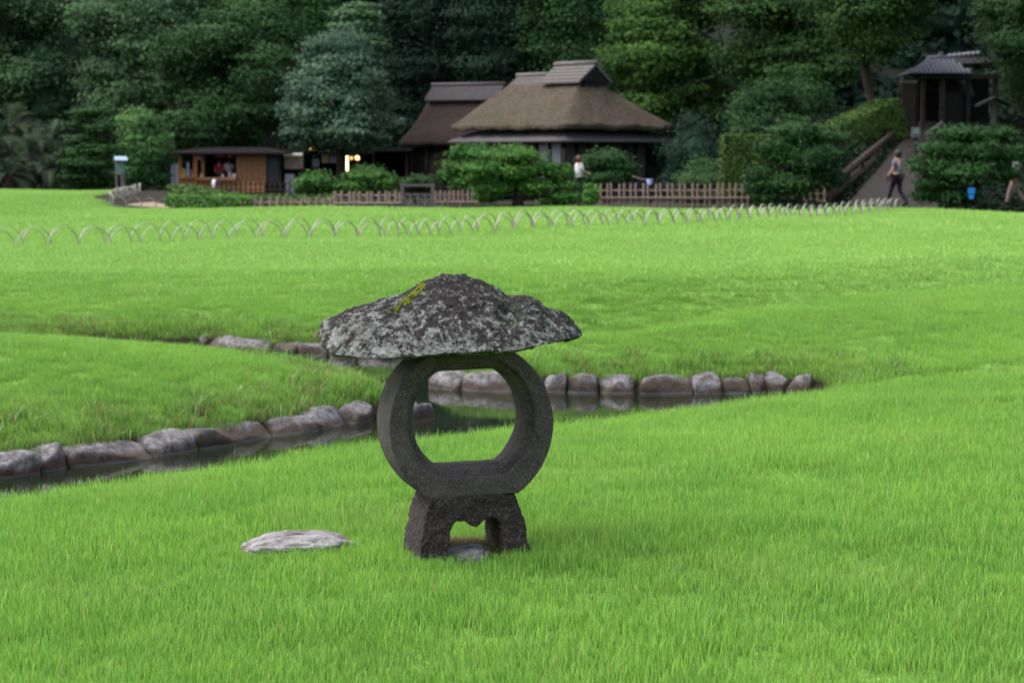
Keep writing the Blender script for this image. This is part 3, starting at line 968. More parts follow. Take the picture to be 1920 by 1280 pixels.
def box_leaves(name, boxes, L, Wd, m, seed, cover=2.0, jit=0.6):
    """clipped hedge: leaves over the faces of boxes given as cx cy cz sx sy sz rz tilt"""
    r = np.random.default_rng(seed)
    Vs = []; Ts = []; CV = []; CF = []; off = 0
    for (cx, cy, cz, sx, sy, sz, rz, tl) in boxes:
        Rm = np.array((Matrix.Rotation(rz, 3, 'Z') @ Matrix.Rotation(tl, 3, 'Y')))
        h = np.array([sx, sy, sz]) / 2
        for ax in range(3):
            for sg in (-1, 1):
                o1, o2 = [i for i in range(3) if i != ax]
                n = int(cover * 4 * h[o1] * h[o2] / (0.5 * L * Wd))
                P = np.zeros((n, 3)); P[:, o1] = r.uniform(-h[o1], h[o1], n); P[:, o2] = r.uniform(-h[o2], h[o2], n)
                P[:, ax] = sg * (h[ax] + r.normal(0, 0.025, n) - 0.03 + 0.03 * np.sin(P[:, o1] * 7) * np.sin(P[:, o2] * 6))
                Nn = np.zeros((n, 3)); Nn[:, ax] = sg
                Vs.append(leaf_quads(P @ Rm.T + [cx, cy, cz], Nn @ Rm.T, L, Wd, r, jit)); Ts.append(r.uniform(0, 1, n))
        c8 = np.array([[x, y, z] for z in (-1, 1) for y in (-1, 1) for x in (-1, 1)]) * (h - 0.08)
        CV.append(c8 @ Rm.T + [cx, cy, cz])
        q = np.array([[0, 2, 3], [0, 3, 1], [4, 5, 7], [4, 7, 6], [0, 1, 5], [0, 5, 4], [2, 6, 7], [2, 7, 3], [0, 4, 6], [0, 6, 2], [1, 3, 7], [1, 7, 5]])
        CF.append(q + off); off += 8
    V = np.concatenate(Vs); n = len(V) // 4
    F = (np.arange(n) * 4)[:, None] + np.array([[0, 1, 2, 3]])
    Q = np.concatenate([F[:, [0, 1, 2]], F[:, [0, 2, 3]], np.concatenate(CF) + len(V)])
    T = np.concatenate(Ts); T = np.concatenate([T, T, np.full(sum(len(c) for c in CF), 0.3)])
    me = mesh_np(name, np.concatenate([V] + CV), Q, m)
    at_ = me.attributes.new('tint', 'FLOAT', 'FACE'); at_.data.foreach_set('value', T.astype(np.float32))
    return me

BARK = simple('tree_bark', (0.024, 0.019, 0.016), 0.95, 0.45, 6, 0.1, (1, 1, 0.25))

def trunk_mb(h, r0, tips, seed, lean=(0, 0)):
    rr = random.Random(seed)
    mb = MB()
    pts = []
    for k in range(7):
        t = k / 6
        pts.append((lean[0] * t + rr.uniform(-1, 1) * 0.03 * h * (t > 0), lean[1] * t + rr.uniform(-1, 1) * 0.03 * h * (t > 0), -0.3 + (h + 0.3) * t))
    mb.tube(pts, [r0 * (1.25 if k == 0 else 1 - 0.11 * k) for k in range(7)], 9)
    for tp in tips:
        s = Vector(pts[rr.choice([2, 3, 4])])
        e = Vector(tp)
        m1 = s.lerp(e, 0.5) + Vector((rr.uniform(-.1, .1), rr.uniform(-.1, .1), 0.06)) * (e - s).length
        mb.tube([s, m1, e], [r0 * 0.42, r0 * 0.27, r0 * 0.08], 6)
    return mb

LM = dict(
    bluish=leaf_mat('leaves_bluish', (0.0274, 0.0644, 0.0338), (0.1200, 0.2019, 0.0901), 0.25),
    fresh=leaf_mat('leaves_fresh', (0.0269, 0.0726, 0.0270), (0.1120, 0.2215, 0.0694), 0.3),
    olive=leaf_mat('leaves_olive', (0.0139, 0.0396, 0.0145), (0.0515, 0.1069, 0.0363), 0.25),
    silver=leaf_mat('leaves_silver', (0.0187, 0.0505, 0.0271), (0.0994, 0.1623, 0.0987), 0.15, 0.45, 0.5, 0.4),
    dark=leaf_mat('leaves_dark', (0.0063, 0.0171, 0.0126), (0.0252, 0.0540, 0.0360), 0.15),
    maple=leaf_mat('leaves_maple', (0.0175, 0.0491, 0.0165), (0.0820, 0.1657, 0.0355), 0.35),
    maple2=leaf_mat('leaves_maple_dark', (0.0141, 0.0386, 0.0136), (0.0561, 0.1126, 0.0317), 0.3),  # deeper green than the other maple
    pine=leaf_mat('pine_needles', (0.0158, 0.0541, 0.0133), (0.0762, 0.1781, 0.0348), 0.12, 0.6, 2.0),
    pine2=leaf_mat('pine_needles_dark', (0.0101, 0.0331, 0.0107), (0.0372, 0.0883, 0.0243), 0.12, 0.6, 2.0),
    hedge=leaf_mat('hedge_leaves', (0.0213, 0.0491, 0.0138), (0.0711, 0.1229, 0.0276), 0.15, 0.6, 1.5),
    lime=leaf_mat('lime_leaves', (0.0390, 0.1248, 0.0216), (0.1248, 0.2808, 0.0504), 0.3, 0.6, 1.5),
    shade_cover=leaf_mat('shade_cover_leaves', (0.0025, 0.0060, 0.0030), (0.0100, 0.0200, 0.0090), 0.1),  # near-black leaves, the shade under the trees put into the colour
    palm=leaf_mat('cycad_leaves', (0.0096, 0.0256, 0.0128), (0.0480, 0.0800, 0.0352), 0.15, 0.5, 1.0, 0.4),
)

def tree(name, label, cat, Y, x0, x1, yt, yb, mat, seed, n=40, cr=1.3, flat=0.55, L=0.34, Wd=0.22, shape='round', group=None,
         trunk_r=0.22, cover=1.5, core=0.72, up=0.35, ry=None, base_px=None, depth_cull=0.5):
    A = W(x0, yt, Y); B = W(x1, yb, Y)
    cx = (A.x + B.x) / 2 if base_px is None else W(base_px, 300, Y).x
    gz = H(cx, Y)
    off = (A.x + B.x) / 2 - cx
    rx = (B.x - A.x) / 2; rz = (A.z - B.z) / 2; zc = (A.z + B.z) / 2 - gz
    ry_ = ry if ry else rx * 0.85
    r = np.random.default_rng(seed)
    if group == GW: n = int(n * 0.6); flat *= 1.35; cr *= 1.15; L *= 0.66; Wd *= 0.6; cover *= 0.9
    cl = []
    tries = 0
    while len(cl) < n and tries < n * 30:
        tries += 1
        d = rdir(1, r)[0]; f = r.uniform(0.35, 1.0) ** 0.6
        s = cr * r.uniform(0.65, 1.35)
        q = d * f
        if shape == 'cone':
            zq = r.uniform(-1, 1); t_ = (zq + 1) / 2; an = r.uniform(0, 6.283)
            k = (0.16 + 0.84 * (1 - t_) ** 0.8) * min(1.0, 0.62 + t_ * 2.0)
            q = np.array([math.cos(an) * f * k, math.sin(an) * f * k, zq])
        if q[1] > depth_cull: continue
        p_ = np.array([off + q[0] * max(rx - s * 0.8, 0.1), q[1] * max(ry_ - s * 0.8, 0.1), zc + q[2] * max(rz - s * flat * 0.7, 0.1)])
        cl.append([*p_, s, s * r.uniform(0.8, 1.1), s * flat * r.uniform(0.8, 1.2)])
    t = thing(name, label, cat, (cx, Y, gz), 0, group)
    link('crown', crown_mesh('crown', cl, L, Wd, LM[mat], seed, cover, up, 0.42, core), None, t)
    tips = [cl[i][:3] for i in range(0, len(cl), max(1, len(cl) // 7))]
    trunk_mb(max(zc + rz * 0.4, 0.5), trunk_r, tips, seed).build('trunk', BARK, t, True)
    return t

GW = 'tall trees of the wood behind the garden'
tree('camphor_tree', 'broad blue green tree filling the upper left corner', 'tree', 112, -160, 205, -120, 270, 'bluish', 1, 62, 1.6, 0.5, group=GW, trunk_r=0.4)
tree('camphor_tree', 'pale green layered tree behind the conifer, left of the dark olive tree', 'tree', 108, 120, 430, -110, 285, 'bluish', 2, 62, 1.5, 0.42, group=GW, trunk_r=0.4)
tree('oak_tree', 'dark olive tree right above the wooden kiosk', 'tree', 101, 290, 590, -10, 300, 'olive', 3, 66, 1.3, 0.5, group=GW, trunk_r=0.35)
tree('oak_tree', 'olive tree with spreading top behind the silvery tree', 'tree', 110, 380, 640, -130, 180, 'fresh', 4, 40, 1.5, 0.45, group=GW, trunk_r=0.35)
tree('silver_leaved_tree', 'silvery grey green conical tree between kiosk and thatched house', 'tree', 90, 486, 780, 50, 284, 'silver', 5, 70, 0.85, 0.62, 0.17, 0.10, 'cone', trunk_r=0.25, cover=0.9, core=0.6)
tree('pine_tree', 'light green pine top rising just behind the silvery tree', 'tree', 97, 605, 738, 6, 120, 'bluish', 6, 16, 0.8, 0.3, 0.26, 0.12, 'cone', trunk_r=0.2)
tree('cedar_tree', 'very dark evergreen right of the silvery tree, left of the roofs', 'tree', 118, 690, 880, -160, 290, 'dark', 7, 54, 1.5, 0.5, group=GW, trunk_r=0.4)
tree('cedar_tree', 'dark evergreen above the ridge of the rear thatched roof', 'tree', 116, 840, 1050, -160, 250, 'dark', 8, 54, 1.5, 0.5, group=GW, trunk_r=0.4)
tree('cedar_tree', 'dark green tree right behind the main thatched ridge', 'tree', 114, 960, 1190, -150, 240, 'olive', 9, 50, 1.6, 0.5, group=GW, trunk_r=0.4)
tree('maple_tree', 'bright green maple reaching over the right slope of the thatched roof', 'tree', 94, 1120, 1400, -90, 300, 'maple', 10, 66, 1.15, 0.42, 0.28, 0.2, group=GW, trunk_r=0.25, cover=1.2, core=0.55)
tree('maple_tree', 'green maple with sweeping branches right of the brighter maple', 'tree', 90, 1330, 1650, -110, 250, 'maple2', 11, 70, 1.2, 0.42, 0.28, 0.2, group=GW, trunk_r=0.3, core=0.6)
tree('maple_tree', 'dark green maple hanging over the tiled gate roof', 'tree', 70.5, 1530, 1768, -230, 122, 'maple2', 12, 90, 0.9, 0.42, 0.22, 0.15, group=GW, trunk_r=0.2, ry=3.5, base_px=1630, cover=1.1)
tree('oak_tree', 'shadowy tree in the upper right corner', 'tree', 73, 1815, 2180, -230, 215, 'olive', 13, 90, 1.0, 0.5, 0.24, 0.16, group=GW, trunk_r=0.25, ry=5.0, base_px=1960)
tree('laurel_tree', 'dark rounded tree behind the box hedge', 'tree', 96, 1270, 1450, 150, 345, 'dark', 14, 30, 1.1, 0.6, group=GW, trunk_r=0.2)
tree('laurel_tree', 'blue green bushy tree behind the clipped pine beside the slope', 'tree', 86, 1345, 1600, 150, 330, 'olive', 15, 40, 0.9, 0.6, 0.24, 0.16, group=GW, trunk_r=0.2)
tree('bamboo_thicket', 'feathery green thicket left of the kiosk', 'thicket', 92, 205, 330, 205, 372, 'fresh', 16, 34, 0.7, 0.6, 0.3, 0.07, trunk_r=0.1, cover=1.3)
tree('weeping_shrub', 'drooping dark shrub against the kiosk roof at its left end', 'shrub', 97, 285, 420, 205, 300, 'olive', 17, 16, 0.9, 0.6, 0.3, 0.1, trunk_r=0.1)
# second rank: tall trees that close the view to the sky
rank = [(-420, 'dark'), (-200, 'bluish'), (40, 'dark'), (250, 'dark'), (430, 'olive'), (600, 'dark'), (770, 'dark'), (930, 'dark'), (1090, 'bluish'),
        (1250, 'dark'), (1420, 'olive'), (1600, 'dark'), (1780, 'dark'), (1980, 'dark'), (2200, 'bluish')]
for i, (px, mt) in enumerate(rank):
    Yb = 132 + (i % 3) * 7
    lb = 'towering back row tree ' + ['beyond the left edge of the picture', 'beyond the left edge, nearer it', 'behind the blue green corner tree', 'behind the pale layered tree', 'behind the olive tree over the kiosk',
         'behind the silvery tree', 'behind the rear thatched roof at its left', 'straight above the gap between both roofs', 'straight above the main ridge', 'behind the bright maple', 'behind the sweeping maple',
         'between sweeping maple and gate', 'above the gate', 'behind the tree in the upper right corner', 'beyond the right edge of the picture'][i]
    tree('forest_tree', lb, 'tree', Yb, px - 150, px + 150, -560, 345, mt, 50 + i, 46, 2.1, 0.6, 0.6, 0.42, group='back row of the wood', trunk_r=0.45, cover=1.3, core=0.8)
def copy_tree(src, loc, rz, label, sc=1.0):
    r_ = src.copy(); COL.objects.link(r_); r_.location = loc; r_.rotation_euler = (0, 0, rz); r_.scale = (sc,) * 3; r_['label'] = label
    for ch in list(src.children):
        c_ = ch.copy(); COL.objects.link(c_); c_.parent = r_
srcs = [o for o in COL.objects if o.name.startswith('forest_tree')]
for i, (px, Yc, lb) in enumerate([(-640, 112, 'dark tree closing the wood just past the left picture edge'), (-900, 104, 'dark tree farther left, past the cycads'), (-1180, 98, 'outermost dark tree on the left of the wood'),
        (2420, 108, 'dark tree closing the wood past the right picture edge'), (2690, 98, 'dark tree farther right, beyond the gate slope'), (2960, 90, 'outermost dark tree on the right of the wood')]):
    p_ = W(px, 300, Yc); copy_tree(srcs[(3 * i + 1) % len(srcs)], (p_.x, Yc, H(p_.x, Yc)), 0.0, lb, 0.85)
for i, (px, mt) in enumerate([(30, 'dark'), (330, 'dark'), (700, 'dark'), (1010, 'dark'), (1330, 'dark'), (1560, 'dark'), (1850, 'dark')]):
    lb = ['low dark undergrowth behind the cycads', 'low dark undergrowth behind the kiosk', 'low dark undergrowth behind the lit stall', 'low dark undergrowth behind the main thatched house', 'low dark undergrowth behind the tall clipped dome',
          'low dark undergrowth left of the gate', 'low dark undergrowth right of the gate'][i]
    tree('undergrowth_shrub', lb, 'shrub', 119 if px < 1450 else 92, px - 190, px + 190, 130, 372, mt, 80 + i, 34, 1.7, 0.6, 0.45, 0.3, group='undergrowth of the wood', trunk_r=0.15, ry=4.0)

# ------------------------------------------------------------------ layered conifer, cycads
def padded_pine(name, label, Y, pads, mat, seed, trunk_px, L=0.16, Wd=0.045, tr=0.10, cover=1.0, cat='pine tree', bare=False):
    """cloud pruned pine: pads are px, py, half width px, half height px, depth shift"""
    X0 = W(trunk_px, 300, Y).x; gz = H(X0, Y)
    cl = []
    for (px, py, hw, hh, dy) in pads:
        hh *= 0.88; dy = dy * 1.6
        c_ = W(px, py, Y + dy); s = Y / FPX
        rx_, rz_ = hw * s, hh * s
        cl.append([c_.x - X0, dy, c_.z - gz, rx_, rx_ * 0.85, rz_])
        rr = random.Random(seed + int(px))
        for q in range(5):   # knobbly sub-pads give an uneven outline
            an = rr.uniform(0, 6.28); f = rr.uniform(0.35, 0.8)
            cl.append([c_.x - X0 + math.cos(an) * rx_ * f, dy + math.sin(an) * rx_ * 0.8 * f, c_.z - gz + rr.uniform(-0.35, 0.5) * rz_, rx_ * rr.uniform(0.22, 0.4), rx_ * 0.3, rz_ * rr.uniform(0.4, 0.7)])
    t = thing(name, label, cat, (X0, Y, gz))
    link('crown', crown_mesh('crown', cl, L, Wd, LM[mat], seed, cover * 1.25, 0.7, 0.6, 0.76, 0.38, 0.35), None, t)
    top = max(c[2] for c in cl)
    trunk_mb(top * 0.85, tr, [c[:3] for c in cl[::6]], seed).build('trunk', BARK, t, True)
    return t

padded_pine('layered_conifer', 'tall layered conifer with a rounded top left of the signpost', 80,
            [(165, 212, 36, 14, 0), (150, 235, 32, 12, .3), (188, 240, 34, 12, -.2), (168, 262, 46, 14, 0), (190, 282, 46, 14, -.3), (148, 288, 34, 14, -.2), (172, 308, 56, 15, -.4), (160, 332, 48, 13, -.2), (195, 340, 40, 12, 0), (150, 350, 40, 10, 0)],
            'pine2', 21, 172, 0.22, 0.07, 0.12)
padded_pine('clipped_pine', 'bright green clipped pine with domed top, nearest the lawn in front of the house', 55.5,
            [(958, 293, 56, 22, 0), (915, 318, 46, 18, -.2), (1003, 316, 48, 20, .2), (960, 322, 50, 18, -.1), (890, 338, 20, 12, 0), (930, 352, 46, 18, 0), (1000, 350, 40, 18, 0), (1048, 328, 34, 20, .3), (1062, 350, 30, 20, .2), (1056, 372, 32, 20, .1), (915, 370, 30, 14, .2)],
            'pine', 22, 973, 0.13, 0.05, 0.20)
padded_pine('clipped_pine', 'green clipped pine just behind and left of the largest clipped pine', 63,
            [(888, 290, 46, 22, 0), (866, 312, 40, 22, 0), (840, 330, 20, 16, 0), (880, 345, 38, 20, 0)], 'pine', 23, 872, 0.14, 0.05, 0.12)
padded_pine('clipped_pine', 'round dark green clipped pine before the house wall, right of the white shirted person', 66,
            [(1135, 298, 42, 22, 0), (1105, 312, 26, 20, 0), (1165, 318, 32, 22, 0), (1132, 335, 52, 20, 0), (1180, 330, 16, 12, 0)], 'pine2', 24, 1140, 0.14, 0.05, 0.12)
padded_pine('clipped_pine', 'tall spreading clipped pine at the left foot of the slope', 57,
            [(1487, 246, 44, 30, 0), (1548, 260, 46, 26, .3), (1458, 282, 40, 30, 0), (1512, 298, 62, 36, 0), (1430, 330, 34, 26, 0), (1480, 345, 62, 30, 0), (1545, 335, 45, 26, .3), (1415, 352, 22, 22, 0), (1570, 300, 24, 22, .5), (1440, 370, 30, 14, 0)],
            'pine2', 25, 1495, 0.15, 0.05, 0.17)
padded_pine('clipped_pine', 'wide low clipped pine with a blue box under it, right of the slope', 53.5,
            [(1800, 252, 56, 20, .2), (1868, 252, 40, 18, .5), (1765, 280, 46, 20, 0), (1830, 285, 56, 24, 0), (1890, 288, 40, 24, .4), (1750, 312, 48, 22, 0), (1810, 325, 60, 24, -.2), (1880, 325, 36, 20, .2), (1755, 345, 44, 20, 0), (1790, 368, 48, 18, 0), (1740, 366, 34, 16, .2)],
            'pine2', 26, 1834, 0.15, 0.05, 0.15)
padded_pine('clipped_shrub', 'domed clipped bush in front of the kiosk end', 62, [(592, 342, 40, 22, 0), (575, 352, 26, 16, 0), (615, 350, 26, 16, 0)], 'pine', 27, 592, 0.13, 0.05, 0.06, cat='shrub')
padded_pine('clipped_shrub', 'larger domed clipped bush left of the small gate', 62, [(690, 332, 44, 22, 0), (668, 350, 36, 18, 0), (718, 346, 32, 20, 0)], 'pine', 28, 690, 0.13, 0.05, 0.06, cat='shrub')
padded_pine('clipped_shrub', 'low clipped bush right behind the small gate', 63, [(790, 340, 32, 14, 0), (760, 345, 24, 12, 0), (742, 342, 14, 10, 0)], 'pine2', 29, 780, 0.13, 0.05, 0.05, cat='shrub')
padded_pine('round_shrub', 'light green leafy shrub between the white shirted person and the lattice fence', 57.5, [(1108, 362, 18, 18, 0), (1102, 375, 20, 12, 0)], 'lime', 30, 1106, 0.13, 0.09, 0.04, cat='shrub')
padded_pine('small_shrub', 'little yellow green shrub under the largest clipped pine', 56.5, [(1022, 378, 14, 9, 0)], 'lime', 31, 1022, 0.1, 0.07, 0.03, cat='shrub')

def dome(name, label, Y, px, py, hw, hh, mat, seed):
    c_ = W(px, py, Y); s = Y / FPX; gz = H(c_.x, Y)
    t = thing(name, label, 'shrub', (c_.x, Y, gz))
    z0 = c_.z - gz
    cl = [[0, 0, z0, hw * s, hw * s * .9, hh * s], [0, 0, z0 * .6, hw * s * .98, hw * s * .85, hh * s * 0.9]]
    link('crown', crown_mesh('crown', cl, 0.10, 0.07, LM[mat], seed, 1.6, 0.3, 0.6, 0.93, 0.08, 0.9), None, t)
    MB().tube([(0, 0, -.2), (0, 0, z0)], 0.06, 7).build('trunk', BARK, t)
    return t
dome('tall_clipped_dome', 'tall smoothly clipped dark dome bush at the right corner of the house', 68, 1302, 295, 48, 64, 'dark', 33)
dome('low_clipped_dome', 'low clipped dome bush under the tall one, beside the box hedge', 66, 1325, 345, 52, 40, 'olive', 34)

def hedge(name, label, Y, x0, x1, yt, yb, dep, seed, mat='hedge'):
    A = W(x0, yt, Y); B = W(x1, yb, Y); gz = H((A.x + B.x) / 2, Y)
    me = box_leaves('hedge', [(0, 0, (A.z + B.z) / 2 - gz, B.x - A.x, dep, A.z - B.z, 0, 0)], 0.10, 0.07, LM[mat], seed)
    return tag(link(name, me, None, None, ((A.x + B.x) / 2, Y, gz)), label, 'hedge')
hedge('box_hedge', 'tall square clipped hedge between the dome bush and the clipped pine', 61, 1353, 1450, 254, 388, 1.4, 41)
A = W(1560, 236, 66); B = W(1675, 182, 71)
me = box_leaves('hedge', [((A.x + B.x) / 2, 68.5, (A.z + B.z) / 2 - 0.65, 2.7, 1.3, 1.3, math.atan2(5, B.x - A.x) * 0.5, -math.atan2(B.z - A.z, B.x - A.x) * 1.0)], 0.11, 0.08, LM['hedge'], 42)
tag(link('sloping_hedge', me), 'clipped hedge climbing the slope to the gate', 'hedge')
hedge('low_hedge', 'low leafy hedge behind the hoops in front of the kiosk', 58.5, 316, 474, 368, 392, 1.2, 43, 'lime')

# cycads on the left
def cycad(label, px, Y, pyc, size, seed):
    c_ = W(px, pyc, Y); gz = H(c_.x, Y); rr = random.Random(seed)
    t = thing('cycad', label, 'cycad', (c_.x, Y, gz), 0, 'cycads at the left edge')
    hz = c_.z - gz
    MB().tube([(0, 0, -.2), (0.1, 0, hz * .5), (0, 0, hz)], [0.22, 0.2, 0.16], 9).build('trunk', BARK, t, True)
    V = []; F = []; T = []
    for k in range(34):
        az = rr.uniform(0, 6.28); el = rr.uniform(-0.2, 1.35); Ln = size * rr.uniform(.75, 1.1)
        d = Vector((math.cos(az) * math.cos(el), math.sin(az) * math.cos(el), math.sin(el)))
        s = d.cross(Vector((0, 0, 1))).normalized()
        ti = rr.random()
        pr = None
        for q in range(16):
            f = q / 15
            p_ = Vector((0, 0, hz)) + d * Ln * f + Vector((0, 0, -Ln * 0.55 * f * f))
            if q > 1:
                wl = size * 0.24 * math.sin(math.pi * min(1, f * 0.9 + .08))
                for sg in (-1, 1):
                    n_ = len(V)
                    tip = p_ + s * sg * wl + d * wl * .5 + Vector((0, 0, wl * .15))
                    V += [p_, p_ + (p_ - pr) * .55, tip]; F.append((n_, n_ + 1, n_ + 2)); T.append(ti)
            pr = p_
    me = mesh_np('fronds', np.array([tuple(v) for v in V]), np.array(F), LM['palm'])
    a_ = me.attributes.new('tint', 'FLOAT', 'FACE'); a_.data.foreach_set('value', np.array(T, np.float32))
    o = link('fronds', me, None, t)
for i, (px, Y, py, sz, lb) in enumerate([(55, 84, 285, 2.0, 'cycad with arching fronds nearest the layered conifer'), (-10, 82, 270, 2.0, 'cycad cut by the left edge of the picture'),
        (20, 88, 240, 2.1, 'cycad rising behind the others at the left edge'), (95, 86, 262, 1.9, 'cycad close behind the layered conifer'), (85, 80, 322, 1.4, 'small low cycad left of the conifer trunk'), (15, 79, 330, 1.5, 'small low cycad at the left edge')]):
    cycad(lb, px, Y, py, sz, 60 + i)

# near-black leaves added as slope shade beside the path; low plants under the trees
def cover(name, label, cat, n, xr, yr, keep, L, Wd, mat, seed, zj=0.12):
    r = np.random.default_rng(seed)
    x = r.uniform(*xr, n); y = r.uniform(*yr, n); k = keep(x, y); x, y = x[k], y[k]
    z = height(x, y) + r.uniform(0, zj, len(x))
    V = leaf_quads(np.stack([x, y, z], 1), np.tile([0, -0.3, 1.0], (len(x), 1)), L, Wd, r, 0.7)
    m_ = len(x); F = (np.arange(m_) * 4)[:, None] + np.array([[0, 1, 2, 3]])
    me = mesh_np(name, V, F, LM[mat])
    a_ = me.attributes.new('tint', 'FLOAT', 'FACE'); a_.data.foreach_set('value', r.uniform(0, 1, m_).astype(np.float32))
    return tag(link(name, me), label, cat, kind='stuff')
def off_path(x, y):
    u = x / y * FPX + 960
    l = np.interp(y, [54.5, 59, 64, 70, 73], [1545, 1590, 1645, 1700, 1710]); r_ = np.interp(y, [52, 58, 64, 70, 73], [1760, 1760, 1775, 1815, 1830])
    return ((u < l - 3) | (u > r_ + 3)) & (y > 51.5)
cover('shade_ground_cover', 'dark leaves added as shade over the slope beside the path to the gate', 'ground cover', 110000, (7.5, 36), (52, 108), off_path, 0.22, 0.16, 'shade_cover', 71)
cover('forest_floor', 'dark low plants on the ground under the trees', 'ground cover', 60000, (-34, 9), (74, 112), lambda x, y: (y > 98) | ((x > -3) & (y > 92)) | ((x < -18.5) & (y > 76)), 0.3, 0.2, 'shade_cover', 72, 0.15)

cover('low_plants', 'mixed low green plants growing in the beds before the kiosk', 'plants', 16000, (-12, -3.5), (60, 76), lambda x, y: (x / y * FPX + 960 > 318) & (x / y * FPX + 960 < 640), 0.2, 0.13, 'hedge', 73, 0.3)

# ------------------------------------------------------------------ materials for the buildings
THATCH = Mat('old_thatch')
p = THATCH.pos(True)
nA = THATCH.noise(p, 1.1, 5, 0.6); nB = THATCH.noise(p, 9, 5, 0.75)
c = THATCH.ramp(nB, [(0.3, (0.036, 0.028, 0.022)), (0.7, (0.165, 0.130, 0.098))])
c = THATCH.mix(THATCH.ramp(nA, [(0.50, 0.0), (0.68, 0.55)]), c, (0.062, 0.066, 0.034))
c = THATCH.mix(THATCH.ramp(THATCH.noise(p, 3.0, 4), [(0.62, 0.0), (0.70, 0.6)]), c, (0.022, 0.017, 0.015))
THATCH.col(c); THATCH.inp(Roughness=0.95, Specular_IOR_Level=0.1); THATCH.bump(THATCH.noise(p, 5, 6, 0.8), 1.0, 0.25); THATCH = THATCH.m
THATCH2 = simple('dark_thatch', (0.026, 0.019, 0.017), 0.95, 0.4, 8, 0.1, None, True)
BOARD = simple('weathered_shingle', (0.105, 0.092, 0.090), 0.8, 0.35, 10, 0.3)
DARKW = simple('dark_timber', (0.010, 0.008, 0.008), 0.8, 0.4, 8, 0.2)
BROWNW = simple('brown_timber', (0.028, 0.019, 0.015), 0.8, 0.4, 8, 0.2)
ORANGE = simple('orange_cedar', (0.46, 0.20, 0.085), 0.7, 0.2, 6, 0.25, (1, 1, 6))
ORANGE2 = simple('orange_cedar_panel', (0.29, 0.14, 0.072), 0.75, 0.2, 6, 0.2, (6, 6, 1))
PLASTER = simple('grey_plaster', (0.075, 0.068, 0.075), 0.9, 0.12, 3, 0.1)
WHITEP = simple('white_paper_panel', (0.30, 0.29, 0.36), 0.9, 0.08, 3, 0.1)
BAMBOO = simple('weathered_bamboo', (0.19, 0.13, 0.105), 0.6, 0.3, 12, 0.35)
HOOPM = simple('split_bamboo_hoop', (0.22, 0.21, 0.175), 0.5, 0.25, 15, 0.4)
GREYW = simple('grey_wood', (0.095, 0.082, 0.082), 0.8, 0.25, 10, 0.2)
PATHM = simple('packed_sand', (0.025, 0.021, 0.019), 0.95, 0.2, 12, 0.1, None, True)
GRAVEL = simple('pale_gravel', (0.22, 0.165, 0.12), 0.95, 0.25, 25, 0.1, None, True)
TILE = simple('grey_roof_tile', (0.14, 0.137, 0.175), 0.65, 0.15, 8, 0.5)
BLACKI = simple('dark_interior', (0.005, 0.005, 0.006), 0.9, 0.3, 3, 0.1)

def loft_roof(rings, m, seed=0, name='roof', noise_amp=0.03, per=14):
    """rings: (x0, x1, y0, y1, z) rectangles from underside outwards and up"""
    V = []; rr = random.Random(seed); n = None
    for (x0, x1, y0, y1, z) in rings:
        pts = []
        for k in range(per): pts.append((x0 + (x1 - x0) * k / per, y0))
        for k in range(per): pts.append((x1, y0 + (y1 - y0) * k / per))
        for k in range(per): pts.append((x1 + (x0 - x1) * k / per, y1))
        for k in range(per): pts.append((x0, y1 + (y0 - y1) * k / per))
        n = len(pts)
        cx, cy = (x0 + x1) / 2, (y0 + y1) / 2
        for (x, y) in pts:
            # rounded corners
            u = abs(x - cx) / max((x1 - x0) / 2, 1e-6); v = abs(y - cy) / max((y1 - y0) / 2, 1e-6)
            k = 1 - 0.02 * (min(u, v) ** 6)
            a_ = noise_amp * (noise.noise(Vector((x * 1.7, y * 1.7, z * 1.7 + seed))) + 0.55 * noise.noise(Vector((x * 5.5, y * 5.5, z * 5.5))))
            V.append((cx + (x - cx) * k + a_, cy + (y - cy) * k + a_, z + a_))
    F = []
    for i in range(len(rings) - 1):
        for j in range(n): F.append((i * n + j, i * n + (j + 1) % n, (i + 1) * n + (j + 1) % n, (i + 1) * n + j))
    F.append([j for j in range(n)][::-1]); F.append([(len(rings) - 1) * n + j for j in range(n)])
    me = bpy.data.meshes.new(name); me.from_pydata(V, [], F); me.update()
    me.polygons.foreach_set('use_smooth', [True] * len(me.polygons))
    me.materials.append(m)
    return me

def gable_cap(parent, x0, x1, zr, ze, hw, m, seed, th=0.10):
    """ridge cap laid over the thatch: two board slopes, verges and ridge pole; a board closes each gable"""
    for s in (-1, 1):
        mb = MB()
        mb.add([(x0, 0, zr), (x1, 0, zr), (x1, s * hw, ze), (x0, s * hw, ze), (x0, 0, zr - th), (x1, 0, zr - th), (x1, s * hw, ze - th), (x0, s * hw, ze - th)],
               [(0, 1, 2, 3), (4, 7, 6, 5), (3, 2, 6, 7), (0, 4, 5, 1), (0, 3, 7, 4), (1, 5, 6, 2)])
        o = mb.build('ridge_slope', m, parent)
        for k in range(5):
            t = (k + 0.5) / 5
            MB().box(((x0 + x1) / 2, s * hw * t, zr + (ze - zr) * t + 0.03), (x1 - x0 + 0.02, 0.05, 0.05)).build('ridge_board', m, parent)
    MB().tube([(x0 - .06, 0, zr + .06), (x1 + .06, 0, zr + .06)], 0.09, 8).build('ridge_pole', m, parent, True)
    for x in (x0 + .06, x1 - .06):
        MB().add([(x - .02, -hw * .92, ze - .05), (x - .02, hw * .92, ze - .05), (x - .02, 0, zr - th), (x + .02, -hw * .92, ze - .05), (x + .02, hw * .92, ze - .05), (x + .02, 0, zr - th)],
                 [(0, 1, 2), (3, 5, 4), (0, 3, 4, 1), (1, 4, 5, 2), (2, 5, 3, 0)]).build('gable_board', DARKW, parent)

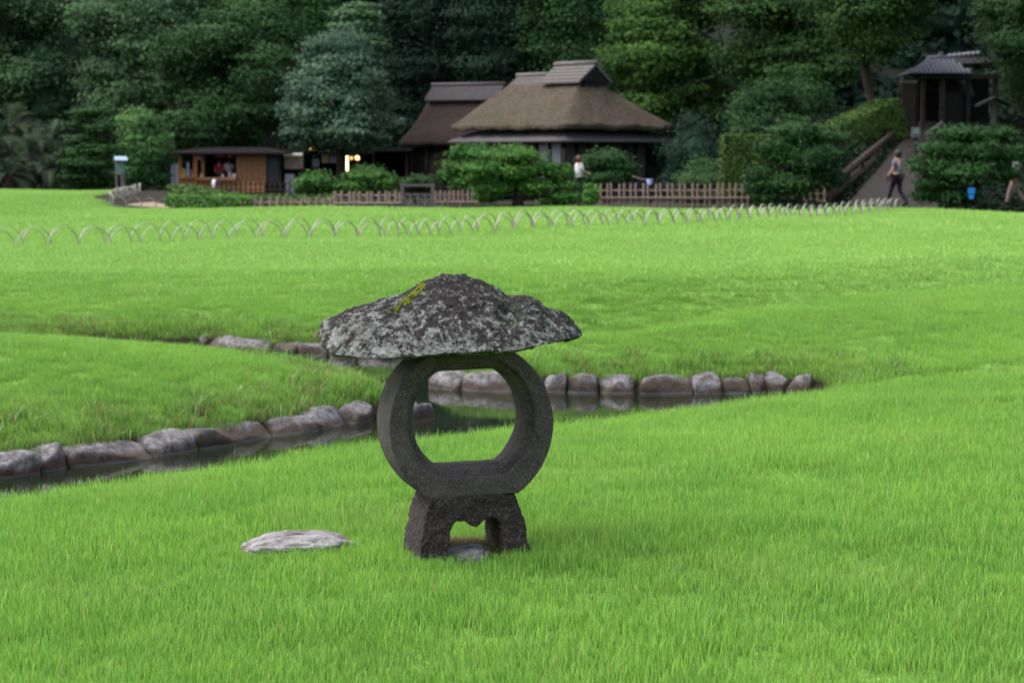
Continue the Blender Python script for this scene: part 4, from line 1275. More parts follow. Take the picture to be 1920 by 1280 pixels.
# main thatched house, its corner towards the lawn
HZ = H(2.18, 88)
house = thing('thatched_house', 'large thatched house with a boxed ridge, its corner facing the lawn', 'house', (W(1052.5, 300, 88).x, 88, HZ), -math.pi / 4)
def hz(z): return z - HZ
rings = [(-2.6, 2.6, -2.5, 2.5, hz(3.00)), (-3.3, 3.3, -3.2, 3.2, hz(2.66)), (-3.5, 3.5, -3.45, 3.45, hz(2.60)), (-3.54, 3.54, -3.48, 3.48, hz(2.62)), (-3.54, 3.54, -3.48, 3.48, hz(2.80)), (-3.50, 3.50, -3.44, 3.44, hz(2.83)),
         (-3.28, 3.12, -2.84, 2.84, hz(3.22)), (-3.08, 2.70, -2.2, 2.2, hz(3.68)), (-2.88, 2.25, -1.5, 1.5, hz(4.12)), (-2.68, 1.88, -0.8, 0.8, hz(4.56)), (-2.5, 1.7, -0.35, 0.35, hz(4.74))]
link('thatch_roof', loft_roof(rings, THATCH, 1, 'thatch_roof', 0.09, 26), None, house)
gable_cap(house, -0.35, 2.05, hz(5.46), hz(4.72), 1.05, BOARD, 1)
gable_cap(house, -2.7, -0.37, hz(5.04), hz(4.45), 0.85, BOARD, 2)
MB().add([(1.2, -0.6, hz(4.6)), (1.2, 0.6, hz(4.6)), (1.2, 0, hz(5.2)), (1.95, -0.85, hz(4.35)), (1.95, 0.85, hz(4.35)), (1.95, 0, hz(5.25))],
         [(0, 1, 2), (3, 5, 4), (0, 3, 4, 1), (1, 4, 5, 2), (2, 5, 3, 0)]).build('gable_wall', DARKW, house)
# lean-to roof strip all round
e = 3.62
rings = [(-2.8, 2.8, -2.8, 2.8, hz(2.30)), (-e, e, -e, e, hz(2.06)), (-e, e, -e, e, hz(2.14)), (-2.8, 2.8, -2.8, 2.8, hz(2.56))]
link('lean_to_roof', loft_roof(rings, simple('lean_to_boards', (0.050, 0.045, 0.048), 0.7, 0.25, 6), 2, 'lean_to_roof', 0.01, 8), None, house)
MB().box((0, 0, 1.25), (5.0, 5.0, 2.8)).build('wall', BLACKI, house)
hw_ = 2.62
for face in range(2):
    # face 0: left front (local -y), face 1: right front (local +x)
    for k in range(8):
        t = -hw_ + 2 * hw_ * k / 7
        c_ = (t, -hw_ - .03, 1.2) if face == 0 else (hw_ + .03, t, 1.2)
        if face == 1 and k == 0: continue
        MB().box(c_, (0.13, 0.13, 2.6)).build('post', DARKW, house)
    for k in range(7):
        t = -hw_ + 2 * hw_ * (k + .5) / 7
        white = (face == 0 and k in (5, 6)) 
        mt = WHITEP if white else PLASTER
        if face == 1 and k in (3,): continue
        c_ = (t, -hw_ + .01, 1.2) if face == 0 else (hw_ - .01, t, 1.2)
        s_ = (2 * hw_ / 7 - .14, .06, 2.3) if face == 0 else (.06, 2 * hw_ / 7 - .14, 2.3)
        o = MB().box(c_, s_).build('wall_panel', mt, house)
        if white: o['label'] = 'white paper wall panel'
for sx, sy in ((-1, -1), (1, -1), (1, 1)):
    MB().box((sx * 3.4, sy * 3.4, 1.05), (.11, .11, 2.1)).build('veranda_post', BROWNW, house)
MB().box((0, -3.0, 0.35), (6.4, .8, .1)).build('veranda_floor', BROWNW, house)

# rear house
HZ2 = H(0, 97)
h2 = thing('thatched_house', 'darker thatched house behind, left of the large one', 'house', (W(878, 300, 98).x, 98, HZ2), -math.radians(25))
def hy(z): return z - HZ2
rings = [(-2, 2, -1.8, 1.8, hy(2.4)), (-2.45, 2.6, -2.3, 2.3, hy(2.0)), (-2.6, 2.8, -2.4, 2.4, hy(2.0)), (-2.65, 2.8, -2.45, 2.45, hy(2.2)), (-2.35, 2.6, -1.6, 1.6, hy(2.9)), (-2.1, 2.3, -1.0, 1.0, hy(3.6)), (-1.9, 2.0, -0.5, 0.5, hy(4.3))]
link('thatch_roof', loft_roof(rings, THATCH2, 5, 'thatch_roof', 0.07, 16), None, h2)
gable_cap(h2, -1.95, 1.95, hy(4.95), hy(4.30), 0.85, simple('dark_ridge_boards', (0.060, 0.052, 0.055), 0.8, 0.3, 10), 3)
MB().box((0, 0, 1.1), (4.0, 3.6, 2.4)).build('wall', BLACKI, h2)
for k in range(6):
    MB().box((-2.1 + k * .84, -1.95, 1.1), (.12, .12, 2.3)).build('post', BROWNW, h2)
for k in range(5):
    MB().box((-1.68 + k * .84, -1.85, 1.0), (.68, .06, 2.0)).build('wall_panel', BROWNW if k % 2 else DARKW, h2)

# ------------------------------------------------------------------ wooden kiosk
KY = 95.0; KS = KY / FPX
kx = W(435, 300, KY).x; KZ = H(kx, KY)
def kp(px): return W(px, 300, KY).x - kx
def kz(py): return W(435, py, KY).z - KZ
kiosk = thing('wooden_kiosk', 'orange timber sales kiosk with open counter windows and a shallow dark roof', 'kiosk', (kx, KY, KZ))
def kbox(name, x0, x1, y0, y1, m, d0, d1, par=None):
    a_, b_ = kp(x0), kp(x1); z1, z0 = kz(y0), kz(y1)
    return MB().box(((a_ + b_) / 2, (d0 + d1) / 2, (z0 + z1) / 2), (b_ - a_, d1 - d0, z1 - z0)).build(name, m, par or kiosk)
kbox('floor', 340, 552, 360, 366, BROWNW, -1.4, 1.8)
kbox('back_wall', 342, 552, 284, 362, BLACKI, 1.7, 1.85)
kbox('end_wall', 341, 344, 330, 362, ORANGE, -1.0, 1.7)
# front: left bay set back a little, then the long counter
kbox('corner_post', 341, 347, 285, 364, ORANGE, -1.12, -0.95)
kbox('corner_post', 370, 377, 285, 364, ORANGE, -1.25, -1.05)
kbox('post', 384, 390, 285, 336, ORANGE2, -1.15, -1.0)
kbox('lintel', 341, 552, 284, 290, BROWNW, -1.2, -1.0)
kbox('sill', 341, 376, 331, 335, ORANGE, -1.3, -0.9)
kbox('counter', 376, 450, 332, 338, ORANGE2, -1.5, -0.8)
for k in range(3):
    kbox('front_board', 345, 372, 336 + k * 9, 344.6 + k * 9, ORANGE, -1.1, -1.03)
for k in range(3):
    kbox('front_board', 377, 500, 339 + k * 8, 346.6 + k * 8, ORANGE, -1.16, -1.08)
for k in range(5):
    kbox('wall_panel', 449 + k * 10, 458.6 + k * 10, 290, 338, ORANGE2, -1.12, -1.04)
kbox('post', 499, 504, 285, 364, ORANGE2, -1.2, -1.02)
kbox('shutter', 504, 528, 290, 340, simple('slate_shutter', (0.045, 0.045, 0.055), 0.7), -1.08, -1.02)
kbox('lower_board', 504, 528, 341, 362, DARKW, -1.09, -1.03)
kbox('post', 528, 533, 285, 364, BROWNW, -1.2, -1.02)
a_, b_ = kp(316), kp(552)
mb = MB()
zt, ze_ = kz(276), kz(287)
mb.add([(a_, -1.9, ze_), (b_, -1.9, ze_), (b_, 2.3, ze_), (a_, 2.3, ze_), (kp(385), 0.2, zt), (kp(500), 0.2, zt), (a_, -1.9, ze_ - .08), (b_, -1.9, ze_ - .08), (b_, 2.3, ze_ - .08), (a_, 2.3, ze_ - .08)],
       [(0, 1, 5, 4), (1, 2, 5), (2, 3, 4, 5), (3, 0, 4), (6, 9, 8, 7), (0, 6, 7, 1), (1, 7, 8, 2), (2, 8, 9, 3), (3, 9, 6, 0)])
mb.build('roof', simple('dark_roof_boards', (0.011, 0.009, 0.010), 0.9, 0.2, 3, 0.05), kiosk)
REDM = simple('red_cloth', (0.36, 0.02, 0.03), 0.8, 0.15)
WHITEM = simple('white_cloth', (0.52, 0.50, 0.58), 0.8, 0.06)
for k in range(6):
    kbox('shop_curtain', 410 + k * 6.3, 415.6 + k * 6.3, 290, 296 - (k % 2), REDM if k % 3 != 1 else simple('pink_cloth', (0.40, 0.16, 0.20)), -1.24, -1.21)
for k in range(4):
    kbox('shop_curtain', 377 + k * 2.3, 379 + k * 2.3, 290, 300, REDM if k % 2 else WHITEM, -1.24, -1.21)
# goods on the counter and in the window
for i, (px, y0, y1, wd, c3, lb) in enumerate([(437, 322, 333, 6, (0.5, 0.35, 0.45), 'pink box on the kiosk counter beside the white clad seller'), (445, 325, 333, 7, (0.6, 0.55, 0.65), 'pale box at the right end of the kiosk counter'),
        (352, 316, 331, 8, (0.45, 0.38, 0.10), 'yellow package in the kiosk end window'), (360, 305, 330, 5, (0.45, 0.45, 0.55), 'tall pale package in the kiosk end window'), (367, 318, 331, 4, (0.4, 0.2, 0.15), 'reddish package in the kiosk end window'),
        (385, 325, 333, 6, (0.55, 0.4, 0.2), 'tan box on the kiosk counter next to the corner post'), (424, 326, 333, 5, (0.5, 0.5, 0.55), 'grey box on the kiosk counter between both sellers')]):
    x_ = W(px, 300, KY).x
    o = bevel(MB().box((0, 0, (y1 - y0) * KS / 2), (wd * KS, 0.18, (y1 - y0) * KS), taper=0.9).build('package', simple('package_paper', c3, 0.6), None, False, (x_, KY - 1.15, kz(y1) + KZ)), 0.01)
    tag(o, lb, 'package', 'goods on sale in the kiosk')
# white banner and sign board at the left end
sb = thing('sign_board', 'tall white board with vertical dark writing at the kiosk left end', 'sign board', (W(327, 300, KY - 1.6).x, KY - 1.6, KZ))
MB().box((0, 0, 1.0 * 0.75), (0.34, 0.05, 1.28)).build('panel', simple('board_white', (0.45, 0.43, 0.52), 0.7, 0.05), sb)
MB().box((-0.20, 0, 0.75), (0.05, 0.07, 1.4)).build('frame', BROWNW, sb)
mb = MB()
rr = random.Random(3)
for k in range(7):
    zc_ = 1.28 - k * 0.155
    for q in range(4):
        if rr.random() < .5: mb.box((rr.uniform(-.02, .02), -0.031, zc_ + rr.uniform(-.05, .05)), (rr.uniform(.05, .12), .006, .018))
        else: mb.box((rr.uniform(-.05, .05), -0.0305, zc_ + rr.uniform(-.02, .02)), (.018, .006, rr.uniform(.05, .1)))
mb.build('lettering', DARKW, sb)
# white oval lantern sign in front of the kiosk
o = link('paper_lantern', rock_mesh('paper_lantern', simple('lantern_paper', (0.8, 0.8, 0.85), 0.6, 0.03), (0.22, 0.22, 0.46), 2.2, 3, 0.0, 1), None, None, (W(401, 300, KY - 2.2).x, KY - 2.2, W(401, 345, KY - 2.2).z))
tag(o, 'white oval paper lantern standing on a post before the kiosk counter', 'lantern')
o = MB().tube([(0, 0, 0), (0, 0, 0.6)], 0.03, 6).build('lantern_post', DARKW, None, False, (W(401, 300, KY - 2.2).x, KY - 2.2, H(W(401, 300, KY - 2.2).x, KY - 2.2)))
tag(o, 'short dark post under the white paper lantern', 'post')

# ------------------------------------------------------------------ lit stall beside the kiosk
SY_ = 97.0; sx_ = W(648, 300, SY_).x; SZ = H(sx_, SY_)
def sp_(px): return W(px, 300, SY_).x - sx_
def sz_(py): return W(648, py, SY_).z - SZ
stall = thing('open_stall', 'long dark open stall with lit lamps, behind the clipped bushes', 'stall', (sx_, SY_, SZ))
def sbox(name, x0, x1, y0, y1, m, d0, d1, par=None):
    a_, b_ = sp_(x0), sp_(x1); z1, z0 = sz_(y0), sz_(y1)
    return MB().box(((a_ + b_) / 2, (d0 + d1) / 2, (z0 + z1) / 2), (b_ - a_, d1 - d0, z1 - z0)).build(name, m, par or stall)
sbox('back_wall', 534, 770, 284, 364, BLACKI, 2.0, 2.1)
sbox('floor', 534, 770, 361, 366, BROWNW, -1.0, 2.0)
sbox('roof', 528, 775, 279, 284, DARKW, -1.6, 2.4)
for px in (572, 636, 700, 762): sbox('post', px, px + 5, 284, 364, BROWNW, -1.1, -.95)
sbox('counter', 576, 760, 333, 339, BROWNW, -1.0, -.5)
for k in range(9): sbox('front_board', 577 + k * 20.4, 596.6 + k * 20.4, 339.5, 362, DARKW, -.95, -.88)
def emis(name, c, s):
    M = Mat(name); M.col(c); M.b.inputs['Emission Color'].default_value = (*c, 1); M.b.inputs['Emission Strength'].default_value = s
    return M.m
def at_s(px, py, d=0.0): return (W(px, 300, SY_ + d).x, SY_ + d, W(px, py, SY_ + d).z)
cab = thing('display_cabinet', 'white topped display cabinet with rows of reddish packets beside the kiosk', 'display cabinet', (W(550, 300, 94.2).x, 94.2, SZ))
MB().box((0, 0, sz_(288) * .98), (0.86, .5, .12)).build('lamp_box', emis('lit_cabinet_top', (0.6, 0.62, 0.56), 0.08), cab)
MB().box((0, .12, sz_(304)), (0.86, .25, .66)).build('case', simple('cabinet_grey', (0.30, 0.28, 0.28), 0.6), cab)
for r_ in range(3):
    for q in range(5):
        MB().box((-.32 + q * .16, -.04, sz_(297 + r_ * 8)), (.13, .06, .15)).build('packet', [simple('packet_red', (0.42, 0.14, 0.09)), simple('packet_tan', (0.42, 0.26, 0.18)), simple('packet_green', (0.25, 0.32, 0.26))][(r_ + q) % 3], cab)
MB().box((-.18, .1, .5), (.42, .4, 1.0)).build('base_box', simple('cabinet_white', (0.36, 0.35, 0.42), 0.6), cab)
MB().box((0, .16, 1.06), (0.86, .3, .1)).build('shelf', BLACKI, cab)
o = MB().tube([(0, 0, 0), (0, 0, .72)], .055, 8).build('tube_lamp', emis('tube_light', (1.0, 0.80, 0.36), 1.7), None, True, at_s(651, 321, -1.3)); tag(o, 'upright glowing yellow tube lamp in the stall', 'lamp')
o = link('globe_lamp', rock_mesh('globe_lamp', emis('globe_light', (1.0, 0.55, 0.22), 1.4), (.22, .22, .22), 2, 3, 0, 1), None, None, at_s(670, 296, -1.3)); tag(o, 'round orange lamp right of the tube lamp', 'lamp')
o = link('globe_lamp', rock_mesh('globe_lamp', emis('globe_light_dim', (0.9, 0.5, 0.15), .5), (.15, .15, .2), 2, 3, 0, 1), None, None, at_s(659, 296, -1.0)); tag(o, 'small dim lamp between the tube lamp and the round orange lamp', 'lamp')
for i, (px, lb) in enumerate([(583, 'leftmost yellow paper lantern under the stall eave'), (590, 'small yellow paper lantern second from the left under the stall eave'), (617, 'widest yellow paper lantern under the stall eave'), (645, 'rightmost yellow paper lantern, just above the tube lamp')]):
    o = link('eave_lantern', rock_mesh('eave_lantern', emis('yellow_paper_light', (0.8, 0.55, 0.12), .25), (.14 if i != 2 else .24, .16, .2), 2.2, 3, 0.05, i), None, None, at_s(px, 279, -1.75)); tag(o, lb, 'lantern', 'yellow lanterns under the stall eave')
for i, (px, py, c3, lb) in enumerate([(592, 306, (0.2, 0.2, 0.26), 'grey poster hanging in the stall nearest the kiosk'), (610, 298, (0.28, 0.2, 0.12), 'tan poster hanging in the middle of the stall'), (625, 298, (0.2, 0.2, 0.26), 'grey poster hanging left of the lit tube lamp')]):
    o = MB().box((0, 0, 0), (.34, .03, .4)).build('poster', simple('poster_print', c3, 0.8), None, False, at_s(px, py, -.9)); tag(o, lb, 'poster', 'posters in the stall')

# ------------------------------------------------------------------ hoop fences on the lawn
def hoop_pts(span, h, n=12):
    return [(-span / 2 * math.cos(math.pi * k / n), 0, -0.05 + (h + 0.05) * math.sin(math.pi * k / n) ** 0.8) for k in range(n + 1)]
def hoop_fence(label, path, pitch, span, h, offs, start=0.0, wd=0.027, group=None, hmax=None):
    pts = [Vector(p_) for p_ in path]
    seg = []; tot = 0
    for a_, b_ in zip(pts, pts[1:]): seg.append((tot, a_, b_)); tot += (b_ - a_).length
    root = thing('hoop_fence', label, 'hoop fence', (pts[0].x, pts[0].y, H(*pts[0])), 0, group)
    me = MB().strip(hoop_pts(span, h), (0, wd, 0), 0.008).mesh('hoop', HOOPM, True)
    s = start
    rr = random.Random(int(pitch * 1000))
    while s < tot:
        for (t0, a_, b_) in reversed(seg):
            if s >= t0: break
        d = (b_ - a_).normalized(); q = a_ + d * (s - t0) + Vector((-d.y, d.x)) * offs
        o = link('hoop', me, None, root)
        o.location = (q.x - root.location.x, q.y - root.location.y, H(q.x, q.y) - root.location.z)
        o.rotation_euler = (rr.uniform(-.06, .06), 0, math.atan2(d.y, d.x) + rr.uniform(-.08, .08))
        k = rr.uniform(.93, 1.06); o.scale = (k, 1, rr.uniform(.93, 1.05))
        s += pitch * rr.uniform(.94, 1.06)
main = [XY(-260, 29.3), XY(0, 31.0), XY(300, 32.6), XY(700, 35.2), XY(1000, 38.0), XY(1200, 40.2), XY(1350, 42.6), XY(1500, 46.0), XY(1600, 48.8), XY(1690, 51.5)]
main = [(p_[0], p_[1]) for p_ in main]
hoop_fence('front row of low bamboo hoops crossing the lawn', main, 0.53, 0.52, 0.29, -0.14, 0.1, group='rows of bamboo hoops across the lawn')
hoop_fence('rear row of slightly taller bamboo hoops crossing the lawn', main, 0.48, 0.49, 0.34, 0.12, 0.0, group='rows of bamboo hoops across the lawn')
bed = [XY(262, 66), XY(232, 61), XY(203, 56.8), XY(212, 55.6), XY(300, 55.2), XY(470, 55.2), XY(760, 55.4), XY(880, 55.4)]
hoop_fence('bamboo hoops edging the lawn in front of the kiosk beds', bed, 0.46, 0.5, 0.31, 0, 0.0)

# ------------------------------------------------------------------ bamboo fences
def fence(label, xs, Y, ytop, ybot, rails, m, r=0.03, Y2=None, name='bamboo_fence', rr_=0.024):
    x0, x1 = xs[0], xs[-1]
    Y2 = Y2 or Y
    def yy(px): return Y + (Y2 - Y) * (px - x0) / max(1e-6, x1 - x0)
    A = W(x0, ybot, Y); g0 = H(A.x, Y)
    root = thing(name, label, 'fence', (A.x, Y, g0))
    hgt = W(x0, ytop, Y).z - W(x0, ybot, Y).z
    gm = np.mean([H(W(px, 300, yy(px)).x, yy(px)) for px in xs])
    me = MB().tube([(0, 0, -.25), (0, 0, hgt)], r, 7).mesh('fence_post', m, False)
    rr = random.Random(int(x0))
    for px in xs:
        p_ = W(px, 300, yy(px)); o = link('fence_post', me, None, root)
        zb = W(px, ybot, yy(px)).z
        o.location = (p_.x - A.x, p_.y - Y, max(zb, H(p_.x, p_.y) - .02) - g0 + rr.uniform(-.02, .02)); o.rotation_euler = (rr.uniform(-.02, .02), rr.uniform(-.03, .03), rr.random() * 6)
    for i, py in enumerate(rails):
        a_ = W(x0 - 2, py, yy(x0)); b_ = W(x1 + 2, py, yy(x1))
        sgn = -1 if i % 2 else 1
        MB().tube([(a_.x - A.x, a_.y - Y + sgn * (r + rr_), a_.z - g0), (b_.x - A.x, b_.y - Y + sgn * (r + rr_), b_.z - g0)], rr_, 7).build('rail', m, root)
    return root
xr = [c_ / 4 + 1080 for c_ in (185, 235, 267, 325, 360, 415, 450, 508, 542, 600, 637, 690, 728, 785, 820, 878, 915, 970, 1008, 1065, 1102, 1158, 1198, 1250, 1295)]
fence('lattice bamboo fence right of the large clipped pine', xr, 58, 344, 389, [357.5, 371, 384.5], BAMBOO, 0.036, rr_=0.028)
xl = [c_ / 4 + 280 for c_ in (1392, 1442, 1505, 1535, 1572, 1635, 1665, 1722, 1775, 1800, 1850, 1880)]
fence('taller lattice bamboo fence left of the small gate', xl, 58, 359, 389, [367, 381], BAMBOO, 0.05, rr_=0.035)
fence('lattice bamboo fence right of the small gate, running behind the clipped pine', [817, 826, 834, 843, 851, 860, 868, 877, 886, 895], 58.5, 357, 389, [366, 379], BAMBOO, 0.038, rr_=0.03)
fence('low bamboo paling fence behind the hoops', [466, 477, 490, 507, 521, 533, 546, 565, 580, 594, 607, 620], 58, 371, 389, [380.5], BAMBOO, 0.05, rr_=0.035)
fence('short piece of bamboo fence in the shade under the tall clipped pine', [1508, 1521, 1534, 1547], 59, 348, 389, [364, 378], BAMBOO, 0.034)
fence('dark thin paling fence in front of the kiosk', [405 + 9.2 * k for k in range(18)], 76, 340, 362, [345, 356], BROWNW, 0.03, rr_=0.02, name='paling_fence')
# small wicket gate
gx_ = W(783, 300, 58); gz_ = H(gx_.x, 58)
gt = thing('wicket_gate', 'small grey wooden wicket gate between the bamboo fences', 'gate', (gx_.x, 58, gz_))
s = 58 / FPX
ht = W(783, 344, 58).z - gz_
for px in (754, 811): MB().box(((px - 783) * s, 0, ht / 2 - .1), (.11, .11, ht + .2)).build('gate_post', GREYW, gt)
MB().box((0, 0, ht - .05), (57 * s, .08, .08)).build('top_rail', GREYW, gt)
MB().box((0, 0, ht * .58), (55 * s - .06, .05, .07)).build('middle_rail', GREYW, gt)
MB().box((0, 0, .12), (55 * s - .06, .05, .07)).build('bottom_rail', GREYW, gt)
for k in (-14, 0, 14): MB().box((k * s, -.055, ht * .33), (.07, .04, ht * .6)).build('slat', GREYW, gt)

# ------------------------------------------------------------------ roofed signpost on the left
px_, Y_ = 226, 74
q = W(px_, 300, Y_); g_ = H(q.x, Y_); s = Y_ / FPX
sg = thing('roofed_signpost', 'roofed wooden notice post with a pale blue metal top beside the layered conifer', 'signpost', (q.x, Y_, g_), 0.35)
ht = W(px_, 300, Y_).z - g_
for dx, wd in ((-8, .07), (4, .13)): MB().box((dx * s, 0, ht / 2 - .05), (wd, wd, ht + .2)).build('post', GREYW, sg)
MB().box((-2 * s, -.08, ht * .72), (.30, .03, .4)).build('notice_panel', simple('notice_grey', (0.10, 0.15, 0.14)), sg)
for sgn in (-1, 1):
    MB().add([(-.22, 0, ht + .13), (.22, 0, ht + .13), (.24, sgn * .2, ht), (-.24, sgn * .2, ht), (-.22, 0, ht + .10), (.22, 0, ht + .10), (.24, sgn * .2, ht - .03), (-.24, sgn * .2, ht - .03)],
             [(0, 1, 2, 3), (4, 7, 6, 5), (3, 2, 6, 7), (0, 4, 5, 1), (0, 3, 7, 4), (1, 5, 6, 2)]).build('roof_slope', simple('pale_blue_metal', (0.25, 0.32, 0.42), 0.4, 0.05), sg)

# ------------------------------------------------------------------ paths
def ribbon(name, label, pts, m, dz=0.03, nseg=24):
    """pts: list of (left xy, right xy)"""
    V = []; F = []; nc = 6
    rows = []
    for (a0, b0), (a1, b1) in zip(pts, pts[1:]):
        for k in range(nseg):
            t = k / nseg; rows.append((Vector(a0).lerp(Vector(a1), t), Vector(b0).lerp(Vector(b1), t)))
    rows.append((Vector(pts[-1][0]), Vector(pts[-1][1])))
    for a_, b_ in rows:
        for c_ in range(nc + 1):
            p_ = a_.lerp(b_, c_ / nc); V.append((p_.x, p_.y, H(p_.x, p_.y) + dz))
    for i in range(len(rows) - 1):
        for c_ in range(nc):
            k = i * (nc + 1) + c_; F.append((k, k + 1, k + nc + 2, k + nc + 1))
    return tag(link(name, mesh_np(name, V, F, m, True)), label, kind='structure')
ribbon('slope_path', 'packed earth path climbing from the lawn to the gate', [(XY(1545, 55.0), XY(1760, 53)), (XY(1592, 59), XY(1760, 58)), (XY(1648, 64), XY(1775, 64)), (XY(1706, 70), XY(1815, 70)), (XY(1712, 73), XY(1830, 73))], PATHM, 0.04)
ribbon('gravel_path', 'pale sandy path at the left end of the beds', [(XY(235, 56), XY(318, 56)), (XY(262, 58), XY(312, 58)), (XY(285, 60), XY(312, 60))], GRAVEL, 0.05)
ribbon('garden_path', 'pale path running past the fences in front of the house', [(XY(600, 59.0), XY(600, 64)), (XY(960, 56.3), XY(960, 64)), (XY(1100, 58.6), XY(1100, 64)), (XY(1420, 59), XY(1420, 64))], PATHM, 0.05, 12)

# ------------------------------------------------------------------ wooden railing along the slope
rl = thing('slope_railing', 'brown log railing climbing the left side of the slope path', 'railing', (W(1585, 300, 59).x, 59, H(W(1585, 300, 59).x, 59)))
R0 = rl.location
for (a0, b0, rad) in (((1552, 352, 59), (1692, 236, 70), .10), ((1552, 372, 59), (1697, 258, 70), .12)):
    a_ = W(*a0); b_ = W(*b0)
    MB().tube([a_ - R0, a_.lerp(b_, .5) - R0 + Vector((0, 0, .03)), b_ - R0], rad, 8).build('rail', BROWNW, rl, True)
for k in range(6):
    t = k / 5; a_ = W(1556, 350, 59).lerp(W(1694, 236, 70), t)
    MB().box((a_.x - R0.x, a_.y - R0.y, a_.z - R0.z - .45), (.12, .12, 1.0)).build('railing_post', BROWNW, rl)
rl2 = thing('handrail', 'pale handrail at the top of the slope path below the gate', 'railing', tuple(W(1738, 250, 66)))
R1 = rl2.location
b_ = W(1766, 230, 68)
MB().tube([(0, 0, 0), b_ - R1], .045, 7).build('rail', GREYW, rl2)
for t in (0.08, .92):
    p_ = (b_ - R1) * t; MB().box((p_.x, p_.y, p_.z - .4), (.06, .06, .8)).build('railing_post', GREYW, rl2)

# ------------------------------------------------------------------ gate house on the slope
GY_ = 72.0; gs = GY_ / FPX
gx0 = W(1745, 300, GY_); GZ_ = H(gx0.x, GY_)
gh = thing('gate_house', 'dark timber gate with a grey tiled roof at the top of the slope', 'gate house', (gx0.x, GY_, GZ_))
def gp(px): return (px - 1745) * gs
def gzz(py): return W(1745, py, GY_).z - GZ_
def gbox(name, x0, x1, y0, y1, m, d0, d1, par=None):
    return MB().box(((gp(x0) + gp(x1)) / 2, (d0 + d1) / 2, (gzz(y0) + gzz(y1)) / 2), (gp(x1) - gp(x0), d1 - d0, gzz(y0) - gzz(y1))).build(name, m, par or gh)
for k in range(5): gbox('side_board', 1679 + k * 5, 1683.4 + k * 5, 158, 262, BROWNW, -1.0, -.9)
gbox('side_coping', 1676, 1706, 153, 158, GREYW, -1.1, -.8)
gbox('post', 1704, 1712, 140, 262, DARKW, -.8, -.6)
gbox('post', 1722, 1729, 150, 250, BROWNW, -.4, -.2)
gbox('post', 1754, 1763, 150, 250, BROWNW, -.6, -.4)
gbox('post', 1800, 1808, 140, 255, DARKW, -.8, -.6)
gbox('post', 1850, 1858, 140, 255, DARKW, -.8, -.6)
gbox('lintel', 1700, 1862, 142, 150, DARKW, -.9, -.5)
gbox('back_wall', 1700, 1862, 145, 262, BLACKI, .9, 1.0)
for k in range(7): gbox('door_board', 1765 + k * 5, 1769.5 + k * 5, 175, 250, DARKW, -.35, -.28)
# inner lower roof seen through the gate
mb = MB(); mb.add([(gp(1735), -.2, gzz(165)), (gp(1822), -.2, gzz(180)), (gp(1822), .6, gzz(150)), (gp(1735), .6, gzz(150)), (gp(1735), -.2, gzz(168)), (gp(1822), -.2, gzz(183))], [(0, 1, 2, 3), (4, 5, 1, 0)]); mb.build('inner_roof', DARKW, gh)
# roof: base slab then rows of curved tiles
roof = MB().add([(gp(1690), -1.3, gzz(141)), (gp(1802), -1.3, gzz(139)), (gp(1802), 1.3, gzz(139)), (gp(1690), 1.3, gzz(141)), (gp(1738), 0, gzz(112)), (gp(1780), 0, gzz(110))],
                [(0, 1, 5, 4), (1, 2, 5), (2, 3, 4, 5), (3, 0, 4), (0, 3, 2, 1)]).build('roof', DARKW, gh)
tb = MB(); 
seg = 5
for k in range(seg + 1):
    an = math.pi * k / seg
    tb.v.append(Vector((-.075 * math.cos(an), -.17, .045 * math.sin(an) + .012))); tb.v.append(Vector((-.075 * math.cos(an), .17, .045 * math.sin(an) + .012)))
for k in range(seg): tb.f.append([2 * k, 2 * k + 2, 2 * k + 3, 2 * k + 1])
tb.f.append([2 * k for k in range(seg + 1)][::-1])
tile_me = tb.mesh('roof_tile', TILE, True)
P00 = Vector((gp(1690), -1.3, gzz(141))); P10 = Vector((gp(1802), -1.3, gzz(139))); P01 = Vector((gp(1738), 0, gzz(112))); P11 = Vector((gp(1780), 0, gzz(110)))
ncol = 13; nrow = 5
for i in range(ncol):
    for j in range(nrow):
        u = (i + .5) / ncol; v = (j + .5) / nrow
        x = P00.x + (P10.x - P00.x) * u
        lim0 = P00.x + (P01.x - P00.x) * v; lim1 = P10.x + (P11.x - P10.x) * v
        if x < lim0 - .02 or x > lim1 + .02: continue
        y = P00.y + (P01.y - P00.y) * v; z = P00.z + (P01.z - P00.z) * v
        o = link('roof_tile', tile_me, None, roof)
        o.location = (x, y, z + .02); o.rotation_euler = (math.atan2(P01.z - P00.z, 1.3) + .05, 0, 0)
MB().tube([(gp(1734), 0, gzz(110)), (gp(1784), 0, gzz(108))], .09, 8).build('ridge_tile', TILE, roof, True)
MB().box((gp(1760), 0, gzz(103)), (.2, .2, .22), taper=.6).build('ridge_end_tile', TILE, roof)
MB().add([(gp(1800), .6, gzz(118)), (gp(1866), .6, gzz(116)), (gp(1866), 2.0, gzz(100)), (gp(1800), 2.0, gzz(102)), (gp(1800), .6, gzz(121)), (gp(1866), .6, gzz(119)), (gp(1866), 2.0, gzz(104)), (gp(1800), 2.0, gzz(106))], [(0, 1, 2, 3), (4, 7, 6, 5), (0, 4, 5, 1), (1, 5, 6, 2), (3, 7, 4, 0), (2, 6, 7, 3)]).build('rear_roof', DARKW, gh)
for k in range(7): MB().tube([(gp(1796 + k * 9), 2.0, gzz(101.5 - k * .9)), (gp(1804.5 + k * 9), 2.0, gzz(100.6 - k * .9))], .10, 8).build('ridge_tile', TILE, gh, True)
